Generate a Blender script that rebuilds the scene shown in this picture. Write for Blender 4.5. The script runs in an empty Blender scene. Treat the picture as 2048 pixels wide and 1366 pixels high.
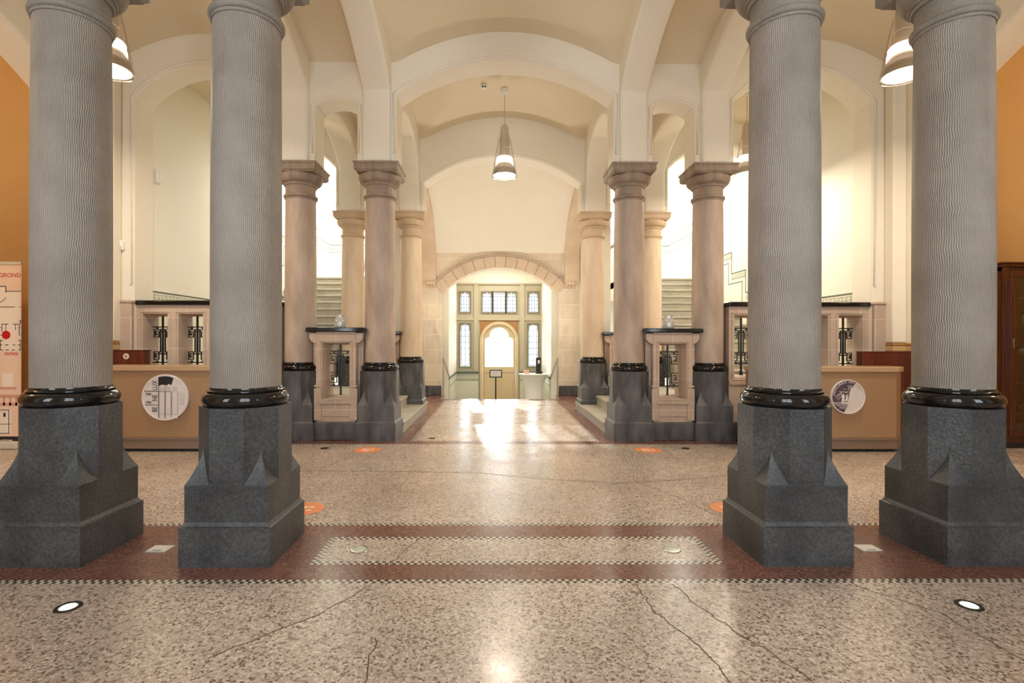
import bpy, bmesh, random
from math import *
from mathutils import Vector, Matrix
random.seed(7)
sc = bpy.context.scene
COL = sc.collection
S = 0.85                      # everything is laid out in a working unit, scaled to metres at the end

# ------------------------------------------------------------------ materials
def nmat(name):
    m = bpy.data.materials.new(name); m.use_nodes = True
    nt = m.node_tree; b = nt.nodes['Principled BSDF']
    return m, nt, b
def N(nt, t, **kw):
    n = nt.nodes.new(t)
    for k, v in kw.items(): setattr(n, k, v)
    return n
def L(nt, a, b): nt.links.new(a, b)
def ramp(nt, stops, interp='LINEAR'):
    r = N(nt, 'ShaderNodeValToRGB'); e = r.color_ramp.elements; r.color_ramp.interpolation = interp
    while len(e) > 1: e.remove(e[-1])
    e[0].position = stops[0][0]; e[0].color = (*stops[0][1], 1)
    for p, c in stops[1:]:
        x = e.new(p); x.color = (*c, 1)
    return r
def objco(nt, scale=(1, 1, 1)):
    t = N(nt, 'ShaderNodeTexCoord'); mp = N(nt, 'ShaderNodeMapping'); mp.inputs['Scale'].default_value = scale
    L(nt, t.outputs['Object'], mp.inputs['Vector']); return mp.outputs['Vector']
def simple(name, c, rough=0.5, metal=0.0, **kw):
    m, nt, b = nmat(name)
    b.inputs['Base Color'].default_value = (*c, 1); b.inputs['Roughness'].default_value = rough
    b.inputs['Metallic'].default_value = metal
    for k, v in kw.items(): b.inputs[k].default_value = v
    return m
def mottled(name, c1, c2, scale=4, rough=0.5, bump=0.0, fine=60, stretch=(1, 1, 1), fineamt=0.25, detail=6, **kw):
    """two-tone cloudy stone / plaster with fine grain and bump"""
    m, nt, b = nmat(name)
    co = objco(nt, stretch)
    n1 = N(nt, 'ShaderNodeTexNoise'); n1.inputs['Scale'].default_value = scale; n1.inputs['Detail'].default_value = detail
    n2 = N(nt, 'ShaderNodeTexNoise'); n2.inputs['Scale'].default_value = fine; n2.inputs['Detail'].default_value = 3
    L(nt, co, n1.inputs['Vector']); L(nt, co, n2.inputs['Vector'])
    r = ramp(nt, [(0.3, c1), (0.7, c2)]); L(nt, n1.outputs['Fac'], r.inputs['Fac'])
    mx = N(nt, 'ShaderNodeMix', data_type='RGBA', blend_type='MULTIPLY'); mx.inputs['Factor'].default_value = fineamt
    r2 = ramp(nt, [(0.35, (0.45, 0.45, 0.45)), (0.65, (1.25, 1.25, 1.25))]); L(nt, n2.outputs['Fac'], r2.inputs['Fac'])
    L(nt, r.outputs['Color'], mx.inputs['A']); L(nt, r2.outputs['Color'], mx.inputs['B'])
    L(nt, mx.outputs['Result'], b.inputs['Base Color'])
    b.inputs['Roughness'].default_value = rough
    if bump:
        bp = N(nt, 'ShaderNodeBump'); bp.inputs['Strength'].default_value = bump; bp.inputs['Distance'].default_value = 0.01
        L(nt, n2.outputs['Fac'], bp.inputs['Height']); L(nt, bp.outputs['Normal'], b.inputs['Normal'])
    for k, v in kw.items(): b.inputs[k].default_value = v
    return m
def emis(name, c, s):
    m, nt, b = nmat(name)
    b.inputs['Base Color'].default_value = (*c, 1)
    b.inputs['Emission Color'].default_value = (*c, 1); b.inputs['Emission Strength'].default_value = s
    return m
def thin_glass(name, tint=(1, 1, 1), gloss=0.08):
    m, nt, b = nmat(name)
    out = nt.nodes['Material Output']
    tr = N(nt, 'ShaderNodeBsdfTransparent'); tr.inputs['Color'].default_value = (*tint, 1)
    gl = N(nt, 'ShaderNodeBsdfGlossy'); gl.inputs['Roughness'].default_value = 0.05
    lw = N(nt, 'ShaderNodeLayerWeight'); lw.inputs['Blend'].default_value = 0.25
    mt = N(nt, 'ShaderNodeMath', operation='MULTIPLY_ADD'); mt.inputs[1].default_value = 0.6; mt.inputs[2].default_value = gloss
    L(nt, lw.outputs['Fresnel'], mt.inputs[0])
    mx = N(nt, 'ShaderNodeMixShader'); L(nt, mt.outputs[0], mx.inputs['Fac'])
    L(nt, tr.outputs[0], mx.inputs[1]); L(nt, gl.outputs[0], mx.inputs[2]); L(nt, mx.outputs[0], out.inputs['Surface'])
    return m

def chiselled(name, c1, c2, lines=92):
    """vertical wavering chisel grooves round a shaft (object space, axis = Z)"""
    m, nt, b = nmat(name)
    t = N(nt, 'ShaderNodeTexCoord'); sp = N(nt, 'ShaderNodeSeparateXYZ'); L(nt, t.outputs['Object'], sp.inputs[0])
    at = N(nt, 'ShaderNodeMath', operation='ARCTAN2'); L(nt, sp.outputs['Y'], at.inputs[0]); L(nt, sp.outputs['X'], at.inputs[1])
    mp = N(nt, 'ShaderNodeMapping'); mp.inputs['Scale'].default_value = (5, 5, 7); L(nt, t.outputs['Object'], mp.inputs['Vector'])
    nz = N(nt, 'ShaderNodeTexNoise'); nz.inputs['Scale'].default_value = 1.0; nz.inputs['Detail'].default_value = 3; L(nt, mp.outputs[0], nz.inputs['Vector'])
    ma = N(nt, 'ShaderNodeMath', operation='MULTIPLY'); ma.inputs[1].default_value = lines; L(nt, at.outputs[0], ma.inputs[0])
    mb = N(nt, 'ShaderNodeMath', operation='MULTIPLY_ADD'); mb.inputs[1].default_value = 16.0; L(nt, nz.outputs['Fac'], mb.inputs[0]); L(nt, ma.outputs[0], mb.inputs[2])
    zz = N(nt, 'ShaderNodeMath', operation='MULTIPLY'); zz.inputs[1].default_value = 62.0; L(nt, sp.outputs['Z'], zz.inputs[0])
    zs = N(nt, 'ShaderNodeMath', operation='SINE'); L(nt, zz.outputs[0], zs.inputs[0])
    md = N(nt, 'ShaderNodeMath', operation='MULTIPLY_ADD'); md.inputs[1].default_value = 0.85; L(nt, zs.outputs[0], md.inputs[0]); L(nt, mb.outputs[0], md.inputs[2])
    sn = N(nt, 'ShaderNodeMath', operation='SINE'); L(nt, md.outputs[0], sn.inputs[0])
    n1 = N(nt, 'ShaderNodeTexNoise'); n1.inputs['Scale'].default_value = 2.2; n1.inputs['Detail'].default_value = 7; L(nt, t.outputs['Object'], n1.inputs['Vector'])
    r = ramp(nt, [(0.3, c1), (0.7, c2)]); L(nt, n1.outputs['Fac'], r.inputs['Fac'])
    mx = N(nt, 'ShaderNodeMix', data_type='RGBA', blend_type='MULTIPLY')
    mx.inputs['Factor'].default_value = 0.5
    r2 = ramp(nt, [(0.0, (0.66, 0.66, 0.66)), (1.0, (1.12, 1.12, 1.12))])
    mr = N(nt, 'ShaderNodeMath', operation='MULTIPLY_ADD'); mr.inputs[1].default_value = 0.5; mr.inputs[2].default_value = 0.5
    L(nt, sn.outputs[0], mr.inputs[0]); L(nt, mr.outputs[0], r2.inputs['Fac'])
    L(nt, r.outputs['Color'], mx.inputs['A']); L(nt, r2.outputs['Color'], mx.inputs['B'])
    L(nt, mx.outputs['Result'], b.inputs['Base Color'])
    bp = N(nt, 'ShaderNodeBump'); bp.inputs['Strength'].default_value = 0.6; bp.inputs['Distance'].default_value = 0.006
    L(nt, mr.outputs[0], bp.inputs['Height']); L(nt, bp.outputs['Normal'], b.inputs['Normal'])
    b.inputs['Roughness'].default_value = 0.62
    return m

def terrazzo(name, base, base2, dark, light, rough=0.16, scale=75, big=True):
    m, nt, b = nmat(name)
    t = N(nt, 'ShaderNodeTexCoord')
    v = N(nt, 'ShaderNodeTexVoronoi'); v.inputs['Scale'].default_value = scale; L(nt, t.outputs['Object'], v.inputs['Vector'])
    sp = N(nt, 'ShaderNodeSeparateColor'); L(nt, v.outputs['Color'], sp.inputs[0])
    r = ramp(nt, [(0.0, dark), (0.09, tuple(0.5 * (a + c) for a, c in zip(dark, base))), (0.2, base), (0.55, base2), (0.82, light)], 'CONSTANT')
    L(nt, sp.outputs[0], r.inputs['Fac'])
    n = N(nt, 'ShaderNodeTexNoise'); n.inputs['Scale'].default_value = 0.9; n.inputs['Detail'].default_value = 5; L(nt, t.outputs['Object'], n.inputs['Vector'])
    rn = ramp(nt, [(0.3, (0.82, 0.80, 0.78)), (0.7, (1.08, 1.06, 1.04))]); L(nt, n.outputs['Fac'], rn.inputs['Fac'])
    mx = N(nt, 'ShaderNodeMix', data_type='RGBA', blend_type='MULTIPLY'); mx.inputs['Factor'].default_value = 1.0
    L(nt, r.outputs['Color'], mx.inputs['A']); L(nt, rn.outputs['Color'], mx.inputs['B'])
    last = mx.outputs['Result']
    if big:
        v2 = N(nt, 'ShaderNodeTexVoronoi'); v2.inputs['Scale'].default_value = 17; L(nt, t.outputs['Object'], v2.inputs['Vector'])
        lt = ramp(nt, [(0.0, (1, 1, 1)), (0.19, (0, 0, 0))], 'CONSTANT'); L(nt, v2.outputs['Distance'], lt.inputs['Fac'])
        m2 = N(nt, 'ShaderNodeMix', data_type='RGBA', blend_type='MIX')
        ml = N(nt, 'ShaderNodeMath', operation='MULTIPLY'); ml.inputs[1].default_value = 0.75; L(nt, lt.outputs['Color'], ml.inputs[0])
        L(nt, ml.outputs[0], m2.inputs['Factor']); L(nt, last, m2.inputs['A']); m2.inputs['B'].default_value = (*dark, 1)
        last = m2.outputs['Result']
    L(nt, last, b.inputs['Base Color'])
    n3 = N(nt, 'ShaderNodeTexNoise'); n3.inputs['Scale'].default_value = 2.5; n3.inputs['Detail'].default_value = 4; L(nt, t.outputs['Object'], n3.inputs['Vector'])
    rr = ramp(nt, [(0.3, (rough * 0.8,) * 3), (0.75, (rough * 1.35,) * 3)]); L(nt, n3.outputs['Fac'], rr.inputs['Fac'])
    L(nt, rr.outputs['Color'], b.inputs['Roughness'])
    b.inputs['Specular IOR Level'].default_value = 0.6
    return m

def checker_mat(name, c1, c2, cell):
    m, nt, b = nmat(name)
    ck = N(nt, 'ShaderNodeTexChecker'); ck.inputs['Scale'].default_value = 1.0 / cell
    ck.inputs['Color1'].default_value = (*c1, 1); ck.inputs['Color2'].default_value = (*c2, 1)
    t = N(nt, 'ShaderNodeTexCoord'); mp = N(nt, 'ShaderNodeMapping'); mp.inputs['Location'].default_value = (0.0003, 0.0003, 0.0041)
    L(nt, t.outputs['Object'], mp.inputs['Vector']); L(nt, mp.outputs[0], ck.inputs['Vector'])
    L(nt, ck.outputs['Color'], b.inputs['Base Color']); b.inputs['Roughness'].default_value = 0.22
    return m

def brick_mat(name, axis, c1, c2, mortar, sx, sy, rough=0.25, msize=0.02):
    m, nt, b = nmat(name)
    t = N(nt, 'ShaderNodeTexCoord'); sp = N(nt, 'ShaderNodeSeparateXYZ'); L(nt, t.outputs['Object'], sp.inputs[0])
    cb = N(nt, 'ShaderNodeCombineXYZ')
    L(nt, sp.outputs[axis], cb.inputs['X']); L(nt, sp.outputs['Z'], cb.inputs['Y'])
    br = N(nt, 'ShaderNodeTexBrick'); br.inputs['Color1'].default_value = (*c1, 1); br.inputs['Color2'].default_value = (*c2, 1)
    br.inputs['Mortar'].default_value = (*mortar, 1); br.inputs['Scale'].default_value = 1.0
    br.inputs['Brick Width'].default_value = sx; br.inputs['Row Height'].default_value = sy; br.inputs['Mortar Size'].default_value = msize
    L(nt, cb.outputs[0], br.inputs['Vector']); L(nt, br.outputs['Color'], b.inputs['Base Color'])
    b.inputs['Roughness'].default_value = rough
    return m

def wood(name, c1, c2, axis='Z', rough=0.3):
    st = {'Z': (14, 14, 0.8), 'X': (0.8, 14, 14)}[axis]
    return mottled(name, c1, c2, scale=2.5, rough=rough, fine=9, stretch=st, fineamt=0.25)

def stone_blocks(name, c1, c2, axis, bw, bh, rough=0.75):
    """sandstone with faint pale joints"""
    m = mottled(name, c1, c2, scale=2.2, rough=rough, bump=0.12, fine=55, fineamt=0.2)
    nt = m.node_tree; b = nt.nodes['Principled BSDF']
    src = b.inputs['Base Color'].links[0].from_socket
    t = N(nt, 'ShaderNodeTexCoord'); sp = N(nt, 'ShaderNodeSeparateXYZ'); L(nt, t.outputs['Object'], sp.inputs[0])
    cb = N(nt, 'ShaderNodeCombineXYZ'); L(nt, sp.outputs[axis], cb.inputs['X']); L(nt, sp.outputs['Z'], cb.inputs['Y'])
    br = N(nt, 'ShaderNodeTexBrick'); br.inputs['Scale'].default_value = 1.0
    br.inputs['Color1'].default_value = (0.94, 0.94, 0.94, 1); br.inputs['Color2'].default_value = (1.08, 1.06, 1.04, 1); br.inputs['Mortar'].default_value = (1.3, 1.3, 1.3, 1)
    br.inputs['Brick Width'].default_value = bw; br.inputs['Row Height'].default_value = bh; br.inputs['Mortar Size'].default_value = 0.006
    L(nt, cb.outputs[0], br.inputs['Vector'])
    mx = N(nt, 'ShaderNodeMix', data_type='RGBA', blend_type='MULTIPLY'); mx.inputs['Factor'].default_value = 1
    L(nt, src, mx.inputs['A']); L(nt, br.outputs['Color'], mx.inputs['B']); L(nt, mx.outputs['Result'], b.inputs['Base Color'])
    return m

M = {}
M['plaster'] = mottled('plaster_cream', (0.83, 0.77, 0.645), (0.87, 0.81, 0.69), scale=0.8, rough=0.62, fine=30, fineamt=0.04)
M['vault'] = mottled('vault_cream', (0.76, 0.66, 0.48), (0.80, 0.70, 0.52), scale=0.7, rough=0.6, fine=30, fineamt=0.04)
M['stairwall'] = mottled('stair_wall_white', (0.86, 0.83, 0.72), (0.89, 0.86, 0.76), scale=0.8, rough=0.6, fine=30, fineamt=0.03)
M['ochre'] = mottled('ochre_wall', (0.54, 0.325, 0.125), (0.60, 0.375, 0.155), scale=1.0, rough=0.6, fine=30, fineamt=0.05)
M['shaft_grey'] = chiselled('grey_chiselled_stone', (0.245, 0.207, 0.174), (0.365, 0.318, 0.275), lines=112)
M['cap_grey'] = mottled('grey_capital_stone', (0.20, 0.172, 0.145), (0.30, 0.262, 0.222), scale=3, rough=0.65, bump=0.15)
M['shaft_sand'] = mottled('pink_sandstone_shaft', (0.335, 0.245, 0.19), (0.56, 0.45, 0.365), scale=1.6, rough=0.6, bump=0.06, stretch=(3, 3, 0.8))
M['shaft_pale'] = mottled('pale_sandstone_shaft', (0.62, 0.47, 0.325), (0.74, 0.60, 0.45), scale=2.0, rough=0.6, bump=0.06, stretch=(3, 3, 0.8))
M['cap_brown'] = mottled('brown_capital_stone', (0.22, 0.16, 0.12), (0.38, 0.285, 0.215), scale=3, rough=0.6, bump=0.12, stretch=(3, 3, 1))
M['cap_pale'] = mottled('pale_capital_stone', (0.55, 0.40, 0.26), (0.66, 0.50, 0.34), scale=3, rough=0.6, bump=0.12)
M['bluestone'] = mottled('dark_bluestone', (0.022, 0.0235, 0.026), (0.088, 0.089, 0.090), scale=2.6, rough=0.42, bump=0.3, fine=55, fineamt=0.75, detail=9)
M['bluestone_mid'] = mottled('grey_bluestone', (0.045, 0.044, 0.048), (0.15, 0.145, 0.145), scale=3.2, rough=0.45, bump=0.2, fine=90, fineamt=0.4, stretch=(2, 2, 0.7))
M['black'] = simple('black_polished_marble', (0.010, 0.009, 0.009), 0.10)
M['sandstone'] = stone_blocks('sandstone_blocks', (0.46, 0.35, 0.275), (0.59, 0.47, 0.375), 'X', 0.62, 0.46)
M['sand_pale'] = stone_blocks('pale_sandstone_blocks', (0.74, 0.64, 0.50), (0.82, 0.73, 0.60), 'X', 0.7, 0.42)
M['sand_rib'] = mottled('peach_sandstone', (0.68, 0.52, 0.38), (0.77, 0.62, 0.47), scale=2, rough=0.7, bump=0.1)
M['step'] = mottled('grey_step_stone', (0.36, 0.335, 0.27), (0.47, 0.44, 0.36), scale=3, rough=0.5, bump=0.1)
M['terr'] = terrazzo('beige_terrazzo', (0.465, 0.378, 0.312), (0.55, 0.465, 0.395), (0.17, 0.122, 0.095), (0.68, 0.60, 0.53), rough=0.25, scale=88)
M['terr_red'] = terrazzo('red_terrazzo', (0.165, 0.066, 0.045), (0.20, 0.083, 0.056), (0.09, 0.036, 0.028), (0.27, 0.14, 0.10), rough=0.25, scale=110, big=False)
M['mosaic'] = checker_mat('mosaic_checker', (0.030, 0.026, 0.024), (0.62, 0.54, 0.44), 0.024)
M['crack'] = simple('floor_crack', (0.11, 0.075, 0.05), 0.6)
M['iron'] = simple('wrought_iron', (0.012, 0.012, 0.012), 0.4)
M['steel'] = simple('brushed_steel', (0.55, 0.54, 0.50), 0.3, 1.0)
M['counter'] = mottled('bronze_laminate', (0.36, 0.225, 0.125), (0.40, 0.255, 0.145), scale=1.2, rough=0.38, fine=40, fineamt=0.06, Metallic=0.15)
M['counter_top'] = mottled('bronze_worktop', (0.46, 0.31, 0.18), (0.50, 0.34, 0.205), scale=1.2, rough=0.28, fine=40, fineamt=0.05)
M['kick'] = simple('counter_kick', (0.22, 0.15, 0.11), 0.45)
M['dark'] = simple('dark_gap', (0.012, 0.010, 0.009), 0.6)
M['mahog'] = wood('mahogany', (0.085, 0.018, 0.010), (0.15, 0.036, 0.020), rough=0.28)
M['cabwood'] = wood('cabinet_wood', (0.055, 0.015, 0.007), (0.11, 0.032, 0.013), rough=0.25)
M['coin'] = simple('silver_relief', (0.86, 0.83, 0.84), 0.32, 0.35)
M['coin_dk'] = simple('coin_mirror_field', (0.13, 0.10, 0.13), 0.25, 0.3)
M['coin_grey'] = simple('coin_grey_shading', (0.42, 0.40, 0.42), 0.35, 0.3)
M['ink'] = simple('black_print', (0.012, 0.012, 0.014), 0.5)
M['white'] = simple('white_paint', (0.85, 0.84, 0.80), 0.4)
M['cloth'] = simple('white_stretch_cloth', (0.88, 0.87, 0.83), 0.75)
M['orange'] = simple('orange_sticker', (0.84, 0.30, 0.115), 0.35)
M['red'] = simple('red_print', (0.55, 0.012, 0.015), 0.4)
M['redtxt'] = simple('red_lettering', (0.62, 0.06, 0.05), 0.5)
M['peach'] = mottled('banner_peach', (0.86, 0.60, 0.45), (0.90, 0.70, 0.56), scale=0.8, rough=0.45, fine=20, fineamt=0.02)
M['paper'] = simple('plan_paper', (0.90, 0.80, 0.70), 0.5)
M['palered'] = simple('faded_pink_print', (0.68, 0.36, 0.28), 0.5)
M['screen'] = mottled('taupe_painted_wood', (0.50, 0.44, 0.31), (0.54, 0.48, 0.35), scale=2, rough=0.45, fine=30, fineamt=0.05)
M['screen_dk'] = simple('taupe_moulding', (0.27, 0.235, 0.16), 0.45)
M['doorwood'] = mottled('cream_door_paint', (0.66, 0.52, 0.30), (0.70, 0.56, 0.34), scale=2, rough=0.4, fine=30, fineamt=0.04)
M['spandrel'] = mottled('terracotta_carving', (0.36, 0.17, 0.06), (0.50, 0.27, 0.11), scale=22, rough=0.6, bump=0.5)
M['glass'] = thin_glass('window_glass', (0.97, 0.98, 0.98), 0.03)
M['leadglass'] = thin_glass('leaded_glass', (0.93, 0.95, 0.97), 0.03)
M['jar'] = thin_glass('jar_glass', (0.97, 0.98, 0.98), 0.14)
nt = M['jar'].node_tree; mo = nt.nodes['Material Output']; old = mo.inputs['Surface'].links[0].from_socket
df = N(nt, 'ShaderNodeBsdfDiffuse'); df.inputs['Color'].default_value = (0.9, 0.9, 0.88, 1); mxx = N(nt, 'ShaderNodeMixShader'); mxx.inputs['Fac'].default_value = 0.22
L(nt, old, mxx.inputs[1]); L(nt, df.outputs[0], mxx.inputs[2]); L(nt, mxx.outputs[0], mo.inputs['Surface'])
M['lampglass'] = thin_glass('lamp_glass', (0.985, 0.98, 0.96), 0.05)
M['daypane'] = emis('daylit_pane', (1.0, 0.985, 0.95), 8.0)
M['fill_pane'] = emis('fill_laylight_pane', (1.0, 0.985, 0.95), 7.0)  # glow of the laylight added over each stair hall
M['lead'] = simple('lead_came', (0.10, 0.11, 0.13), 0.5)
M['leadblue'] = simple('blue_border_glass', (0.24, 0.29, 0.42), 0.3)
M['dadopale'] = mottled('pale_green_dado', (0.66, 0.65, 0.53), (0.70, 0.69, 0.57), scale=2, rough=0.4, fine=30, fineamt=0.03)
M['greenline'] = simple('green_stencil', (0.10, 0.135, 0.10), 0.6)
M['greenpale'] = simple('pale_green_stencil', (0.46, 0.52, 0.40), 0.6)
M['tile'] = brick_mat('ochre_glazed_tiles', 'Y', (0.46, 0.20, 0.03), (0.66, 0.47, 0.22), (0.10, 0.06, 0.03), 0.30, 0.085, 0.12, 0.006)
M['lamp_on'] = emis('lamp_glow', (1.0, 0.86, 0.66), 9.0)
M['lamp_neck'] = emis('lamp_neck_glow', (1.0, 0.80, 0.68), 2.2)
M['lampmetal'] = simple('lamp_metal', (0.62, 0.55, 0.45), 0.35, 0.4)
M['spot_on'] = emis('floor_spot_glow', (0.95, 1.0, 0.68), 1.1)
M['spot_dim'] = simple('floor_spot_glass', (0.55, 0.57, 0.47), 0.1)
M['plate'] = simple('pale_cover_plate', (0.62, 0.58, 0.50), 0.4)
M['pink'] = simple('pink_card', (0.86, 0.50, 0.36), 0.6)

# ------------------------------------------------------------------ mesh builder
class MB:
    def __init__(self): self.v = []; self.f = []; self.mi = []
    def add(self, vs, fs, m=0):
        o = len(self.v); self.v += [tuple(p) for p in vs]
        self.f += [tuple(i + o for i in q) for q in fs]; self.mi += [m] * len(fs); return self
    def box(self, x0, x1, y0, y1, z0, z1, m=0):
        if x0 > x1: x0, x1 = x1, x0
        if y0 > y1: y0, y1 = y1, y0
        return self.add([(x0, y0, z0), (x1, y0, z0), (x1, y1, z0), (x0, y1, z0), (x0, y0, z1), (x1, y0, z1), (x1, y1, z1), (x0, y1, z1)],
                        [(0, 3, 2, 1), (4, 5, 6, 7), (0, 1, 5, 4), (1, 2, 6, 5), (2, 3, 7, 6), (3, 0, 4, 7)], m)
    def lathe(self, prof, n=48, cx=0, cy=0, m=0, caps=True):
        vs = []; fs = []
        for r, z in prof:
            for k in range(n):
                a = 2 * pi * k / n; vs.append((cx + r * cos(a), cy + r * sin(a), z))
        for i in range(len(prof) - 1):
            for k in range(n):
                fs.append((i * n + k, i * n + (k + 1) % n, (i + 1) * n + (k + 1) % n, (i + 1) * n + k))
        if caps:
            fs.append(tuple(range(n))[::-1]); fs.append(tuple(range((len(prof) - 1) * n, len(prof) * n)))
        return self.add(vs, fs, m)
    def prism(self, poly, axis, a0, a1, m=0):
        n = len(poly)
        def P(p, a): return {'x': (a, p[0], p[1]), 'y': (p[0], a, p[1]), 'z': (p[0], p[1], a)}[axis]
        vs = [P(p, a0) for p in poly] + [P(p, a1) for p in poly]
        fs = [tuple(range(n)), tuple(range(n, 2 * n))[::-1]] + [(k, k + n, (k + 1) % n + n, (k + 1) % n) for k in range(n)]
        return self.add(vs, fs, m)
    def tube(self, pts, r, n=8, m=0):
        pts = [Vector(p) for p in pts]; vs = []; fs = []
        for i, p in enumerate(pts):
            d = (pts[min(i + 1, len(pts) - 1)] - pts[max(i - 1, 0)]).normalized()
            u = d.cross(Vector((0, 0, 1)))
            if u.length < 1e-3: u = d.cross(Vector((0, 1, 0)))
            u.normalize(); w = d.cross(u)
            for k in range(n):
                a = 2 * pi * k / n; vs.append(p + r * (u * cos(a) + w * sin(a)))
        for i in range(len(pts) - 1):
            for k in range(n): fs.append((i * n + k, i * n + (k + 1) % n, (i + 1) * n + (k + 1) % n, (i + 1) * n + k))
        fs.append(tuple(range(n))[::-1]); fs.append(tuple(range((len(pts) - 1) * n, len(pts) * n)))
        return self.add(vs, fs, m)
    def loft_sq(self, prof, m=0, cx=0, cy=0):
        vs = []; fs = []
        for h, z in prof: vs += [(cx - h, cy - h, z), (cx + h, cy - h, z), (cx + h, cy + h, z), (cx - h, cy + h, z)]
        for i in range(len(prof) - 1):
            for k in range(4): fs.append((i * 4 + k, i * 4 + (k + 1) % 4, i * 4 + 4 + (k + 1) % 4, i * 4 + 4 + k))
        fs.append((3, 2, 1, 0)); q = 4 * (len(prof) - 1); fs.append((q, q + 1, q + 2, q + 3))
        return self.add(vs, fs, m)
    def build(self, name, mats, parent=None, bevel=0.0, seg=2, ang=35, loc=None):
        me = bpy.data.meshes.new(name); me.from_pydata(self.v, [], self.f)
        if not isinstance(mats, (list, tuple)): mats = [mats]
        for q in mats: me.materials.append(q)
        bm = bmesh.new(); bm.from_mesh(me)
        for f, i in zip(bm.faces, self.mi): f.material_index = i
        bmesh.ops.recalc_face_normals(bm, faces=bm.faces); bm.to_mesh(me); bm.free()
        me.polygons.foreach_set('use_smooth', [True] * len(me.polygons))
        me.set_sharp_from_angle(angle=radians(ang)); me.update()
        o = bpy.data.objects.new(name, me); COL.objects.link(o)
        if parent is not None: o.parent = parent
        if loc: o.location = loc
        if bevel:
            b = o.modifiers.new('bevel', 'BEVEL'); b.width = bevel; b.segments = seg; b.limit_method = 'ANGLE'; b.angle_limit = radians(40); b.harden_normals = True
        return o

def tag(o, label=None, cat=None, group=None, kind=None):
    if label: o['label'] = label
    if cat: o['category'] = cat
    if group: o['group'] = group
    if kind: o['kind'] = kind
    return o
def thing(name, label, cat, loc=(0, 0, 0), group=None, rz=0):
    o = bpy.data.objects.new(name, None); COL.objects.link(o); o.location = loc; o.rotation_euler = (0, 0, rz); o.empty_display_size = 0.1
    return tag(o, label, cat, group)
def struct(name, mb, mats, **kw):
    return tag(mb.build(name, mats, **kw), kind='structure')
def copy_tree(o, parent=None):
    c = o.copy(); COL.objects.link(c)
    if parent is not None: c.parent = parent
    for ch in list(o.children): copy_tree(ch, c)
    return c
def text(name, body, size, mat, parent, mtx, depth=0.002, align='CENTER', sx=1.0):
    cu = bpy.data.curves.new(name, 'FONT'); cu.body = body; cu.size = size; cu.extrude = depth; cu.align_x = align; cu.align_y = 'CENTER'; cu.resolution_u = 3
    t = bpy.data.objects.new(name, cu); COL.objects.link(t)
    me = bpy.data.meshes.new_from_object(t.evaluated_get(bpy.context.evaluated_depsgraph_get()))
    bpy.data.objects.remove(t); bpy.data.curves.remove(cu)
    me.name = name; me.materials.clear(); me.materials.append(mat); me.transform(mtx @ Matrix.Diagonal((sx, 1, 1, 1)))
    o = bpy.data.objects.new(name, me); COL.objects.link(o); o.parent = parent
    return o
FACE = Matrix.Rotation(pi / 2, 4, 'X')         # text facing -Y
def at(x, y, z, roll=0): return Matrix.Translation((x, y, z)) @ FACE @ Matrix.Rotation(roll, 4, 'Z')

def arc(a0, a1, zs, za, n=26):
    h = (a1 - a0) / 2; r = za - zs; R = (h * h + r * r) / (2 * r); c = (a0 + a1) / 2; zc = za - R; t = asin(min(1, h / R))
    return [(c + R * sin(-t + 2 * t * k / n), zc + R * cos(-t + 2 * t * k / n)) for k in range(n + 1)]
def arcade_poly(items, ztop):
    p = []
    for i, it in enumerate(items):
        if it[0] == 'leg': p += [(it[1], it[3]), (it[2], it[3])]
        else:
            a0 = items[i - 1][2]; a1 = items[i + 1][1]; p += arc(a0, a1, it[1], it[2])
    p += [(items[-1][2], ztop), (items[0][1], ztop)]
    return p

# ------------------------------------------------------------------ grid of the hall
XI, XO = 1.935, 3.165
YF, YM, YB = 3.665, 7.91, 10.82
SIDE = {-1: 'left', 1: 'right'}

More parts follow.
